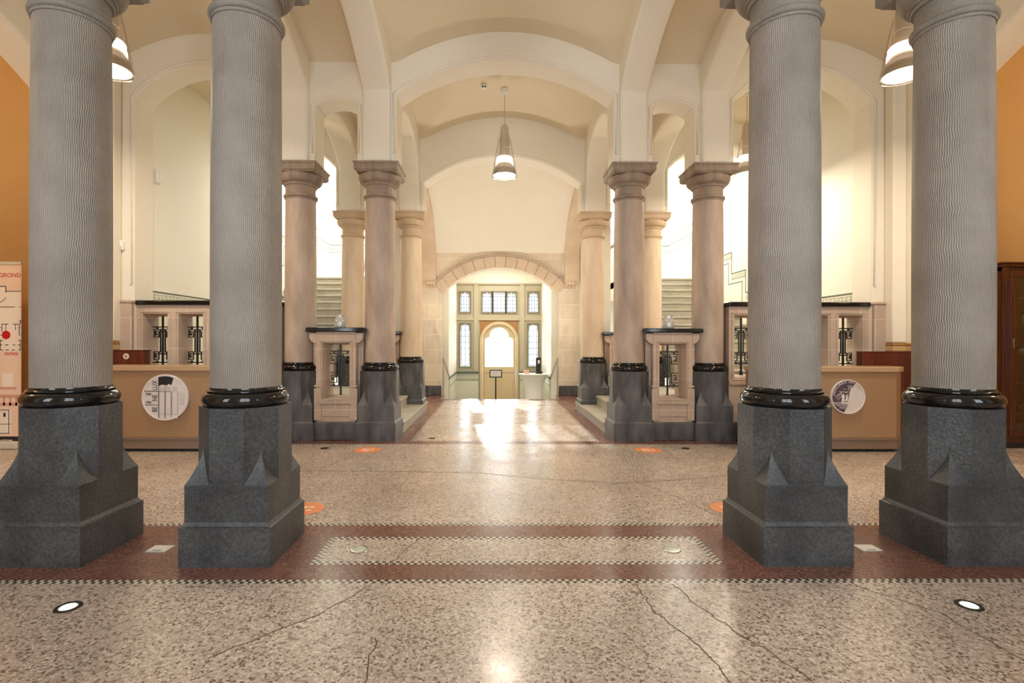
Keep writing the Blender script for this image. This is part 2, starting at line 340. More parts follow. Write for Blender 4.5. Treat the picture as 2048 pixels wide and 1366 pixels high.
# ================================================================== FLOOR
def make_floor():
    R = lambda v: round(v / 0.024) * 0.024
    bands = []                                   # mosaic border strips (x0,x1,y0,y1)
    w = 0.048
    b1 = R(3.145); b2 = R(4.14); b3 = R(7.36)
    bands += [(-6.3, 6.3, b1, b1 + w), (-6.3, 6.3, b2, b2 + w), (-6.3, 6.3, b3, b3 + w)]
    p0, p1, q0, q1 = -R(1.392), R(1.392), R(3.40), R(3.89)
    bands += [(p0, p1, q0, q0 + w), (p0, p1, q1 - w, q1), (p0, p0 + w, q0, q1), (p1 - w, p1, q0, q1)]
    r0, r1, s0, s1 = -R(1.41), R(1.41), R(7.60), R(12.9)
    bands += [(r0, r1, s0, s0 + w), (r0, r1, s1 - w, s1), (r0, r0 + w, s0, s1), (r1 - w, r1, s0, s1)]
    def which(x, y):
        for a, b, c, d in bands:
            if a < x < b and c < y < d: return 2
        if p0 < x < p1 and q0 < y < q1: return 0
        if r0 < x < r1 and s0 < y < s1: return 0
        if abs(x) < 6.3 and b1 < y < b2: return 1
        if y > b3 and abs(x) < 6.3: return 1
        return 0
    xs = sorted({-10.2, 10.2, -6.3, 6.3, -1.55, 1.55} | {v for b in bands for v in b[:2]})
    ys = sorted({-1.0, 13.2, 14.15} | {v for b in bands for v in b[2:]})
    mb = MB()
    for i in range(len(xs) - 1):
        for j in range(len(ys) - 1):
            x0, x1, y0, y1 = xs[i], xs[i + 1], ys[j], ys[j + 1]
            if y0 >= 13.19 and abs(x0 + x1) / 2 < 1.55: continue
            mb.add([(x0, y0, 0), (x1, y0, 0), (x1, y1, 0), (x0, y1, 0)], [(0, 1, 2, 3)], which((x0 + x1) / 2, (y0 + y1) / 2))
    # slab body below (depth of the floor)
    mb.box(-10.2, 10.2, -1.0, 13.2, -0.35, -0.002, 0)
    mb.box(-10.2, -1.55, 13.2, 14.15, -0.35, -0.002, 0); mb.box(1.55, 10.2, 13.2, 14.15, -0.35, -0.002, 0)
    # hairline cracks
    def crack(pts, wd=0.0035):
        rnd = random.Random(len(pts) * 13 + int(pts[0][0] * 100)); q = []
        for k in range(len(pts) - 1):
            for t in range(8):
                f = t / 8; q.append((pts[k][0] * (1 - f) + pts[k + 1][0] * f + rnd.uniform(-.012, .012), pts[k][1] * (1 - f) + pts[k + 1][1] * f + rnd.uniform(-.012, .012)))
        q.append(pts[-1])
        for k in range(len(q) - 1):
            d = Vector((q[k + 1][0] - q[k][0], q[k + 1][1] - q[k][1])); nn = Vector((-d.y, d.x)).normalized() * wd
            mb.add([(q[k][0] - nn.x, q[k][1] - nn.y, .0008), (q[k + 1][0] - nn.x, q[k + 1][1] - nn.y, .0008), (q[k + 1][0] + nn.x, q[k + 1][1] + nn.y, .0008), (q[k][0] + nn.x, q[k][1] + nn.y, .0008)], [(0, 1, 2, 3)], 3)
    crack([(-2.6, 5.9), (-1.5, 5.85), (-0.4, 5.8), (0.3, 5.55), (1.1, 5.35), (1.9, 5.5), (2.8, 5.8)], .006)
    crack([(1.35, 5.4), (1.6, 4.9), (1.72, 4.45), (1.9, 4.2)], .004)
    crack([(0.95, 3.13), (1.0, 2.85), (1.12, 2.55), (1.25, 2.25), (1.3, 1.9)])
    crack([(0.72, 3.12), (0.74, 2.8), (0.86, 2.45), (0.9, 2.0)])
    crack([(-0.9, 3.12), (-1.15, 2.75), (-1.5, 2.4)])
    crack([(-0.75, 2.55), (-0.72, 2.2), (-0.8, 1.9)])
    crack([(-0.72, 3.88), (-0.8, 3.62), (-0.85, 3.41)])
    crack([(2.05, 3.13), (2.3, 2.8), (2.35, 2.3)])
    crack([(-2.1, 7.0), (-2.0, 6.6), (-2.15, 6.1)])
    o = struct('floor', mb, [M['terr'], M['terr_red'], M['mosaic'], M['crack']])
    # steps down to the door and the lower vestibule floor
    mb = MB()
    for k in range(1, 3): mb.box(-1.55, 1.55, 13.2 + 0.32 * (k - 1), 13.2 + 0.32 * k, -0.75, -0.19 * k)
    mb.box(-1.9, 1.9, 13.84, 17.9, -0.75, -0.57)
    struct('floor_vestibule', mb, M['step'])
make_floor()

# ================================================================== COLUMNS
def pedestal(base):
    mb = MB(); a = 0.277; b = 0.1147; zb = 0.532
    if base < 0.25: mb.loft_sq([(0.302, base), (0.302, 0.259), (0.290, 0.266), (0.277, 0.289), (a, zb)])
    elif base < zb: mb.loft_sq([(a, base), (a, zb)])
    oc = [(b, -a), (a, -b), (a, b), (b, a), (-b, a), (-a, b), (-a, -b), (-b, -a)]
    mb.prism(oc, 'z', max(zb, base), 1.042)
    if base < zb:
        for sx in (-1, 1):
            for sy in (-1, 1):
                c = Vector((sx * a, sy * a)); v1 = Vector((sx * a, sy * b)); v2 = Vector((sx * b, sy * a)); md = (v1 + v2) / 2
                vs = []; n = 8
                for k in range(n + 1):
                    t = k / n; s = 1 - (1 - t) ** 1.5; z = zb + 0.235 * t
                    for p in (v1, c, v2):
                        q = p.lerp(md, s); vs.append((q.x, q.y, z))
                fs = []
                for k in range(n):
                    for j in (0, 1): fs.append((3 * k + j, 3 * k + j + 1, 3 * k + j + 4, 3 * k + j + 3))
                fs.append((0, 2, 1))
                mb.add(vs, fs)
    return mb
def torus_prof(rc, zc, rr, a0=-90, a1=90, n=10):
    return [(rc + rr * cos(radians(a0 + (a1 - a0) * k / n)), zc + rr * sin(radians(a0 + (a1 - a0) * k / n))) for k in range(n + 1)]
def column(x, y, base, ring, ab0, ped, shaft, cap, label, group):
    t = thing('stone_column', label, 'column', (x, y, base), group)
    dz = -base
    def P(mb, nm, mat, **kw): return mb.build(nm, mat, t, loc=(0, 0, dz), **kw)
    P(pedestal(base), 'pedestal', ped, bevel=0.006, ang=25)
    pr = [(0.22, 1.036)] + torus_prof(0.232, 1.088, 0.054) + [(0.254, 1.143), (0.254, 1.150)] + [(0.236 + 0.018 * (1 - sin(radians(90 * k / 5))), 1.150 + 0.022 * (1 - cos(radians(90 * k / 5)))) for k in range(6)] + [(0.22, 1.172)]
    P(MB().lathe(pr, 72), 'base_ring', M['black'], ang=50)
    n = 14; zs0, zs1 = 1.168, ring - 0.02
    P(MB().lathe([(0.231 + 0.003 * sin(pi * k / n) - 0.008 * (k / n) ** 2, zs0 + (zs1 - zs0) * k / n) for k in range(n + 1)], 72), 'shaft', shaft)
    P(MB().lathe([(0.225, ring - 0.05), (0.232, ring - 0.05), (0.234, ring - 0.03)] + torus_prof(0.225, ring, 0.027) + [(0.224, ring + 0.028)], 72), 'collar', cap, ang=45)
    e0 = ab0 - 0.14; n = 8
    pr = [(0.222, ring + 0.02), (0.222, e0 - 0.03), (0.238, e0 - 0.03), (0.245, e0 - 0.015), (0.245, e0), (0.255, e0), (0.262, e0 + 0.012)]
    pr += [(0.262 + 0.066 * sin(radians(90 * k / n)), e0 + 0.012 + 0.105 * (1 - cos(radians(90 * k / n)))) for k in range(1, n + 1)]
    pr += [(0.322, ab0 - 0.008), (0.305, ab0 + 0.002)]
    P(MB().lathe(pr, 72), 'capital', cap, ang=40)
    P(MB().loft_sq([(0.300, ab0 - 0.001), (0.300, ab0 + 0.006), (0.318, ab0 + 0.02), (0.325, ab0 + 0.028), (0.325, ab0 + 0.105), (0.338, ab0 + 0.118), (0.342, ab0 + 0.14), (0.342, ab0 + 0.143)]), 'abacus', cap, ang=25)
    return t
for s in (-1, 1):
    for X, nm in ((XI, 'inner'), (XO, 'outer')):
        where = {(-1, 'inner'): 'second from the left, right of the left reception counter', (-1, 'outer'): 'leftmost, between the floor plan banner and the left counter',
                 (1, 'inner'): 'third from the left, before the right reception counter', (1, 'outer'): 'rightmost, beside the dark wooden display cabinet'}[(s, nm)]
        column(s * X - (0.015 if (s < 0 and nm == 'outer') else 0), YF, 0, 3.775, 4.10, M['bluestone'], M['shaft_grey'], M['cap_grey'],
               'large grey chiselled column in the front row, ' + where, 'front row columns')
        where = ('beside the central walkway' if nm == 'inner' else 'on the outer side, towards the ' + SIDE[s] + ' counter')
        column(s * X, YM, 0, 3.71, 4.037, M['bluestone_mid'], M['shaft_sand'], M['cap_brown'],
               'pinkish sandstone column with brown capital, %s of the walkway, %s' % (SIDE[s], where), 'middle row columns')
        column(s * X, YB, 0.19 if nm == 'inner' else 0.57, 3.71, 4.037, M['bluestone_mid'], M['shaft_pale'], M['cap_pale'],
               'pale golden sandstone column in the back row, %s side, %s' % (SIDE[s], 'standing on the first step by the walkway' if nm == 'inner' else 'in front of the rising stairs'), 'back row columns')

# ================================================================== ARCADES, VAULTS, WALLS
def roll(mb, items, axis, c, r=0.024, off=0.045):
    """roll mouldings following the openings of an arcade on face coordinate c"""
    for i, it in enumerate(items):
        if it[0] != 'arch': continue
        a0 = items[i - 1][2] - off; a1 = items[i + 1][1] + off
        p = arc(a0, a1, it[1] + off * .4, it[2] + off)
        p = [(a0, max(items[i - 1][3], 2.2) + 0.14)] + p + [(a1, max(items[i + 1][3], 2.2) + 0.14)]
        mb.tube([(q[0], c, q[1]) if axis == 'y' else (c, q[0], q[1]) for q in p], r, 8)
def transverse(name, y, zb, side, narrow, centre, ztop, endleg, sidewall):
    it = []
    for s in (-1,):
        it += [('leg', -endleg[1], -endleg[0], sidewall), ('arch',) + side, ('leg', -XO - .30, -XO + .30, zb), ('arch',) + narrow, ('leg', -XI - .30, -XI + .30, zb), ('arch',) + centre,
               ('leg', XI - .30, XI + .30, zb), ('arch',) + narrow, ('leg', XO - .30, XO + .30, zb), ('arch',) + side, ('leg', endleg[0], endleg[1], sidewall)]
    o = struct(name, MB().prism(arcade_poly(it, ztop), 'y', y - 0.23, y + 0.21), M['plaster'], bevel=0.035, seg=3)
    m = MB(); roll(m, it, 'y', y - 0.228); roll(m, it, 'y', y + 0.208); m.build('roll_moulding', M['plaster'], o, ang=60)
transverse('wall_arcade_front', YF, 4.243, (5.12, 5.62), (5.03, 5.14), (5.21, 5.736), 6.5, (5.62, 6.3), 2.0)
transverse('wall_arcade_middle', YM - 0.01, 4.18, (5.14, 5.64), (5.03, 5.14), (5.21, 5.736), 6.5, (5.565, 6.3), 0.0)
transverse('wall_arcade_back', YB, 4.18, (5.10, 5.60), (4.95, 5.06), (4.79, 5.35), 7.7, (5.58, 5.9), 4.0)
for s in (-1, 1):
    for X, nm in ((XI, 'inner'), (XO, 'outer')):
        it = [('leg', -1.0, -0.6, 0.0), ('arch', 5.23, 5.91), ('leg', YF - .30, YF + .30, 4.243), ('arch', 5.23, 5.91), ('leg', YM - .30, YM + .30, 4.18), ('arch', 5.0, 5.53), ('leg', YB - .30, YB + .30, 4.18)]
        struct('wall_arcade_%s_%s' % (nm, SIDE[s]), MB().prism(arcade_poly(it, 6.5), 'x', s * X - 0.215, s * X + 0.215), M['plaster'], bevel=0.05, seg=3)
    # side arcade to the ochre side hall
    it = [('leg', -1.0, 0.9, 0.0), ('arch', 4.9, 5.7), ('leg', 6.9, 7.70, 0.0)]
    x0 = 5.95 if s > 0 else -6.45
    struct('wall_%s' % SIDE[s], MB().prism(arcade_poly(it, 6.5), 'x', x0, x0 + 0.5), M['plaster'], bevel=0.03, seg=3)
    mb = MB().box(s * 5.925, s * 5.95, 6.9, 7.48, 0.0, 1.48).box(s * 5.735, s * 5.95, 7.475, 7.655, 0.0, 1.48)
    struct('trim_tiles_%s' % SIDE[s], mb, M['tile'])
    mb = MB().box(s * 5.57, s * 5.76, 7.62, 8.13, 0, 2.06).box(s * 5.555, s * 5.775, 7.605, 8.145, 2.06, 2.10)
    struct('trim_pier_%s' % SIDE[s], mb, M['sandstone'], bevel=0.012)
    mb = MB().box(s * 5.74, s * 5.95, 7.48, 7.66, 1.48, 6.4)
    struct('trim_pilaster_%s' % SIDE[s], mb, M['plaster'], bevel=0.03, seg=3)
    # side hall shell, ochre
    mb = MB().box(s * 6.44, s * 10.2, 7.70, 7.9, 0, 6.5)
    struct('wall_side_hall_%s' % SIDE[s], mb, M['ochre'])
    mb = MB().box(s * 10.0, s * 10.2, -1.0, 7.7, 0, 6.5).box(s * 6.44, s * 10.0, -1.2, -1.0, 0, 6.5)
    struct('wall_outer_%s' % SIDE[s], mb, M['ochre'])
    mb = MB().box(s * 6.44, s * 10.2, -1.2, 7.9, 6.3, 6.5)
    struct('ceiling_side_%s' % SIDE[s], mb, M['vault'])

def zvault(x, y):
    ax = abs(x)
    if y < YF: c, za, k = 1.53, 6.12, 0.121
    elif y < YM: c, za, k = 5.79, 6.12, 0.121
    else: c, za, k = 9.365, 6.02, 0.20
    zc = za - k * (y - c) ** 2
    if ax < XI: zb = 6.165 - 0.175 * x * x
    elif ax < XO: zb = 5.66
    else: zb = 6.10 - 0.25 * (ax - 4.55) ** 2
    return max(zc, zb)
mb = MB(); nx, ny = 150, 170; xs = [-6.1 + 12.2 * i / nx for i in range(nx + 1)]; ys = [-1.0 + 11.9 * j / ny for j in range(ny + 1)]
vs = [(x, y, zvault(x, y)) for y in ys for x in xs]
fs = [(j * (nx + 1) + i, j * (nx + 1) + i + 1, (j + 1) * (nx + 1) + i + 1, (j + 1) * (nx + 1) + i) for j in range(ny) for i in range(nx)]
mb.add(vs, fs); mb.box(-6.3, 6.3, -1.0, 10.95, 6.5, 6.6)
struct('ceiling', mb, M['vault'], ang=60)

# end bay quarter vault
mb = MB(); n = 20
pts = [(11.0 + 3.25 * sin(radians(74 * k / n)), 3.34 + 2.03 * cos(radians(74 * k / n))) for k in range(n + 1)]
pts = [(10.9, 5.37)] + pts + [(14.2, 3.85)]
mb.prism(pts + [(14.3, 4.4), (14.3, 6.6), (10.9, 6.6)], 'x', -2.2, 2.2)
struct('ceiling_end_bay', mb, M['plaster'], ang=40)
for s in (-1, 1):
    struct('wall_end_bay_%s' % SIDE[s], MB().prism(arcade_poly([('leg', 11.03, 11.35, 0), ('arch', 3.9, 4.6), ('leg', 13.75, 14.45, 0)], 7.6), 'x', s * 2.2, s * 2.36), M['stairwall'])
    # peach stone ribs with corbels
    e = [(11.0 + 3.3 * sin(radians(5 + 58 * k / 14)), 3.37 + 1.81 * cos(radians(5 + 58 * k / 14))) for k in range(15)]
    e += [(13.97, 4.1), (13.98, 3.6), (13.98, 3.13)]
    mb = MB().prism(e + [(14.1, 3.13), (14.1, 5.4), (11.28, 5.4)], 'x', s * 1.77, s * 2.19)
    mb.box(s * 1.79, s * 2.05, 13.94, 14.1, 3.06, 3.13)
    for k in range(3): mb.lathe([(0.02, 2.99), (0.04, 3.01), (0.043, 3.05), (0.035, 3.07)], 12, s * (1.83 + 0.09 * k), 14.02)
    struct('trim_rib_%s' % SIDE[s], mb, M['sand_rib'], bevel=0.015)
# stone end wall with arch
it = [('leg', -2.3, -1.625, -0.6), ('arch', 2.80, 3.54), ('leg', 1.625, 2.3, -0.6)]
struct('wall_end', MB().prism(arcade_poly(it, 4.5), 'y', 14.10, 14.48), M['sand_pale'], bevel=0.02)
mb = MB()
h, r = 1.625, 0.74; R0 = (h * h + r * r) / (2 * r); zc = 3.54 - R0; th = asin(h / R0) * 0.98; nv = 13
for k in range(nv):
    a0 = -th + 2 * th * k / nv + 0.003; a1 = -th + 2 * th * (k + 1) / nv - 0.003; poly = []
    for q in range(5): a = a0 + (a1 - a0) * q / 4; poly.append((R0 * sin(a), zc + R0 * cos(a)))
    for q in range(4, -1, -1): a = a0 + (a1 - a0) * q / 4; poly.append(((R0 + 0.32) * sin(a), zc + (R0 + 0.32) * cos(a)))
    mb.prism(poly, 'y', 14.07, 14.12)
struct('trim_archivolt', mb, M['sand_rib'], bevel=0.006)
hp = [((R0 + 0.36) * sin(a), 14.07, zc + (R0 + 0.36) * cos(a)) for a in [(-th * 0.99) + 2 * th * 0.99 * k / 40 for k in range(41)]]
hp = [(hp[0][0] - 0.16, 14.07, hp[0][2])] + hp + [(hp[-1][0] + 0.16, 14.07, hp[-1][2])]
struct('trim_hood_mould', MB().tube(hp, 0.035, 10), M['sandstone'])
for s in (-1, 1):
    struct('baseboard_%s' % SIDE[s], MB().box(s * 1.62, s * 2.19, 14.04, 14.1, 0, 0.27), M['bluestone_mid'], bevel=0.012)
# vestibule
for s in (-1, 1):
    mb = MB().box(s * 1.46, s * 1.70, 14.48, 17.5, -0.6, 4.15)
    struct('wall_vestibule_%s' % SIDE[s], mb, M['stairwall'])
    mb = MB().box(s * 1.445, s * 1.46, 14.48, 17.44, -0.57, 0.42, 0).box(s * 1.43, s * 1.46, 14.48, 17.44, 0.42, 0.47, 1).box(s * 1.44, s * 1.46, 14.48, 17.44, 0.20, 0.215, 1)
    struct('trim_dado_%s' % SIDE[s], mb, [M['dadopale'], M['greenline']])
struct('ceiling_vestibule', MB().box(-1.7, 1.7, 14.48, 17.9, 4.1, 4.3), M['stairwall'])

# ---------------------------------------------- door screen at the far end
YS = 17.5
def hole_wall(mb, x0, x1, z0, z1, holes, y0, y1, m=0):
    """rectangular wall with rectangular holes, cut into bricks on the hole lines"""
    xs = sorted({x0, x1} | {v for h in holes for v in h[:2]}); zs = sorted({z0, z1} | {v for h in holes for v in h[2:]})
    for i in range(len(xs) - 1):
        run = None
        for j in range(len(zs) - 1):
            cx, cz = (xs[i] + xs[i + 1]) / 2, (zs[j] + zs[j + 1]) / 2
            if any(h[0] < cx < h[1] and h[2] < cz < h[3] for h in holes):
                if run is not None: mb.box(xs[i], xs[i + 1], y0, y1, run, zs[j], m); run = None
            elif run is None: run = zs[j]
        if run is not None: mb.box(xs[i], xs[i + 1], y0, y1, run, z1, m)
def frame(mb, x0, x1, z0, z1, w, y0, y1, m=0):
    mb.box(x0, x1, y0, y1, z1 - w, z1, m); mb.box(x0, x1, y0, y1, z0, z0 + w, m)
    mb.box(x0, x0 + w, y0, y1, z0 + w, z1 - w, m); mb.box(x1 - w, x1, y0, y1, z0 + w, z1 - w, m)
holes = [(-1.33, -1.02, 2.51, 3.17), (1.02, 1.33, 2.51, 3.17), (-0.57, 0.57, 2.51, 3.17), (-1.33, -1.01, 0.65, 2.08), (1.01, 1.33, 0.65, 2.08), (-0.66, 0.66, -0.57, 2.27)]
mb = MB(); hole_wall(mb, -1.62, 1.62, -0.57, 3.5, holes, YS, YS + 0.1)
for x in (-0.79, 0.79): mb.box(x - 0.075, x + 0.075, YS - 0.05, YS, -0.57, 3.45)
mb.box(-1.458, 1.458, YS - 0.07, YS, 3.451, 3.5)
for x0, x1 in ((-1.458, -0.866), (-0.714, 0.714), (0.866, 1.458)): mb.box(x0, x1, YS - 0.04, YS, 2.22, 2.33)
struct('wall_door_screen', mb, M['screen'])
struct('wall_above_screen', MB().box(-1.62, 1.62, YS, YS + 0.1, 3.5, 4.2), M['stairwall'])
def leaded(name, x0, x1, z0, z1, arched, cols, rows, y=YS + 0.06):
    """a window: moulding frame, arched head fillets, glass and leads"""
    mb = MB(); frame(mb, x0 - 0.055, x1 + 0.055, z0 - 0.055, z1 + 0.055, 0.03, YS - 0.035, YS, 0)
    frame(mb, x0 - 0.015, x1 + 0.015, z0 - 0.015, z1 + 0.015, 0.016, YS - 0.02, YS, 0)
    o = struct(name, mb, M['screen_dk'])
    f = MB()
    if arched:
        w = (x1 - x0) / 2; cx = (x0 + x1) / 2; zs = z1 - w * 1.6
        for sg in (-1, 1):
            pts = [(cx + sg * w * cos(radians(90 * k / 10)) ** 0.8 if k < 10 else cx, zs + (z1 - zs) * sin(radians(90 * k / 10))) for k in range(11)]
            f.prism([(cx + sg * w, z1 + 0.001)] + pts, 'y', YS + 0.01, YS + 0.07)
        f.build('arched_head', M['screen'], o)
    g = MB(); g.add([(x0, y, z0), (x1, y, z0), (x1, y, z1), (x0, y, z1)], [(0, 1, 2, 3)])
    g.box(x0, x1, y, y + 0.004, z0, z1); g.build('glass_pane', M['leadglass'], o)
    l = MB()
    for k in range(1, cols): x = x0 + (x1 - x0) * k / cols; l.box(x - .008, x + .008, y - .006, y - .001, z0, z1)
    for k in range(1, rows): z = z0 + (z1 - z0) * k / rows; l.box(x0, x1, y - .006, y - .001, z - .008, z + .008)
    l.build('leading', M['lead'], o)
    bd = MB(); frame(bd, x0 + .012, x1 - .012, z0 + .012, z1 - .012, 0.024, y - 0.008, y - 0.002); bd.build('border_glass', M['leadblue'], o)
    return o
leaded('window_1', -1.33, -1.02, 2.51, 3.17, True, 3, 5); leaded('window_2', 1.02, 1.33, 2.51, 3.17, True, 3, 5)
leaded('window_3', -0.57, -0.27, 2.51, 3.17, True, 3, 5); leaded('window_4', -0.19, 0.19, 2.51, 3.17, False, 3, 5); leaded('window_5', 0.27, 0.57, 2.51, 3.17, True, 3, 5)
leaded('window_6', -1.33, -1.01, 0.65, 2.08, True, 2, 7); leaded('window_7', 1.01, 1.33, 0.65, 2.08, True, 2, 7)
mb = MB()
for x in (-0.23, 0.23): mb.box(x - 0.04, x + 0.04, YS - 0.02, YS + 0.09, 2.51, 3.17)
struct('trim_mullion', mb, M['screen'])
# dado below the side lights
for s in (-1, 1):
    mb = MB().box(s * 0.71, s * 1.445, YS - 0.10, YS, -0.57, 0.40, 0).box(s * 0.70, s * 1.445, YS - 0.15, YS, 0.40, 0.46, 1)
    mb.box(s * 0.71, s * 1.445, YS - 0.106, YS, 0.16, 0.175, 1).box(s * 0.71, s * 1.445, YS - 0.106, YS, 0.20, 0.21, 1)
    k = 0
    x = 0.74
    while x < 1.40:
        mb.box(s * x, s * (x + .05), YS - 0.106, YS, 0.34, 0.352, 2); mb.box(s * x, s * (x + .012), YS - 0.106, YS, 0.25, 0.35, 2); mb.box(s * x, s * (x + .035), YS - 0.106, YS, 0.25, 0.262, 2); x += 0.065
    struct('trim_screen_dado_%s' % SIDE[s], mb, [M['dadopale'], M['greenline'], M['greenpale']])
# door
def ring_poly(r_in, r_out, zc, z0, n=24):
    out = [(r_out, z0)] + [(r_out * cos(pi * k / n), zc + r_out * sin(pi * k / n)) for k in range(n + 1)] + [(-r_out, z0)]
    inn = [(-r_in, z0)] + [(-r_in * cos(pi * k / n), zc + r_in * sin(pi * k / n)) for k in range(n + 1)] + [(r_in, z0)]
    return out, inn
def band(mb, out, inn, y0, y1, m=0):
    """closed band between two polylines of equal length (outer, inner reversed)"""
    inn = inn[::-1]; n = len(out)
    vs = [(p[0], y, p[1]) for y in (y0, y1) for p in out] + [(p[0], y, p[1]) for y in (y0, y1) for p in inn]
    fs = []
    for k in range(n - 1):
        a, b, c, d = k, k + 1, n + k, n + k + 1; A, B, C, D = 2 * n + k, 2 * n + k + 1, 3 * n + k, 3 * n + k + 1
        fs += [(a, b, B, A), (c, C, D, d), (a, c, d, b), (A, B, D, C)]
    fs += [(0, 2 * n, 3 * n, n), (n - 1, 2 * n - 1, 4 * n - 1, 3 * n - 1)]
    mb.add(vs, fs, m)
mb = MB(); o_, i_ = ring_poly(0.575, 0.66, 1.52, -0.57); band(mb, o_, i_, YS - 0.06, YS + 0.08); d = struct('door_1', mb, M['doorwood'])
for sg in (-1, 1):                                   # spandrels
    pts = [(sg * 0.66 * cos(pi / 2 * k / 12), 1.52 + 0.66 * sin(pi / 2 * k / 12)) for k in range(13)]
    MB().prism([(sg * 0.001, 2.275), (sg * 0.665, 2.275)] + pts, 'y', YS + 0.0, YS + 0.08).build('spandrel', M['spandrel'], d)
# leaf: trefoil glass opening
gl = [(0.485, 0.62), (0.485, 1.50), (0.475, 1.56), (0.455, 1.60), (0.43, 1.62), (0.33, 1.64)] + [(0.33 * cos(radians(180 * k / 14)), 1.66 + 0.31 * sin(radians(180 * k / 14))) for k in range(15)] + [(-0.33, 1.64), (-0.43, 1.62), (-0.455, 1.60), (-0.475, 1.56), (-0.485, 1.50), (-0.485, 0.62)]
ot = []
for px, pz in gl:
    if pz <= 1.5: ot.append((copysign(0.572, px), pz))
    else:
        a = atan2(pz - 1.45, px); ot.append((0.572 * cos(a), 1.52 + 0.572 * sin(a)))
mb = MB(); band(mb, ot, gl[::-1], YS + 0.01, YS + 0.06)
mb.box(-0.572, 0.572, YS + 0.01, YS + 0.06, -0.55, 0.62)
for x0, x1 in ((-0.50, -0.06), (0.06, 0.50)): frame(mb, x0, x1, -0.47, 0.47, 0.03, YS - 0.012, YS + 0.01)
mb.build('door_leaf', M['doorwood'], d)
g = MB(); g.prism([(p[0] * 0.99, p[1]) for p in gl], 'y', YS + 0.034, YS + 0.038); g.build('glass_pane', M['leadglass'], d)
l = MB()
for px in (-0.43, 0.43): l.box(px - .005, px + .005, YS + .024, YS + .03, 0.63, 1.6)
for k in range(8):
    for px in (-0.43, 0.43): l.box(px - 0.05, px + 0.05, YS + .024, YS + .03, 0.7 + 0.115 * k, 0.71 + 0.115 * k)
band(l, [(0.27 * cos(pi * k / 14), 1.68 + 0.25 * sin(pi * k / 14)) for k in range(15)], [(0.255 * cos(pi * k / 14), 1.68 + 0.235 * sin(pi * k / 14)) for k in range(15)][::-1], YS + .024, YS + .03)
l.build('leading', M['lead'], d)
hd = MB().box(0.515, 0.545, YS - 0.01, YS + 0.01, 0.24, 0.50).tube([(0.53, YS - 0.01, 0.44), (0.53, YS - 0.05, 0.44), (0.44, YS - 0.05, 0.43)], 0.010)
tag(hd.build('door_handle', M['steel'], d), 'steel lever handle')

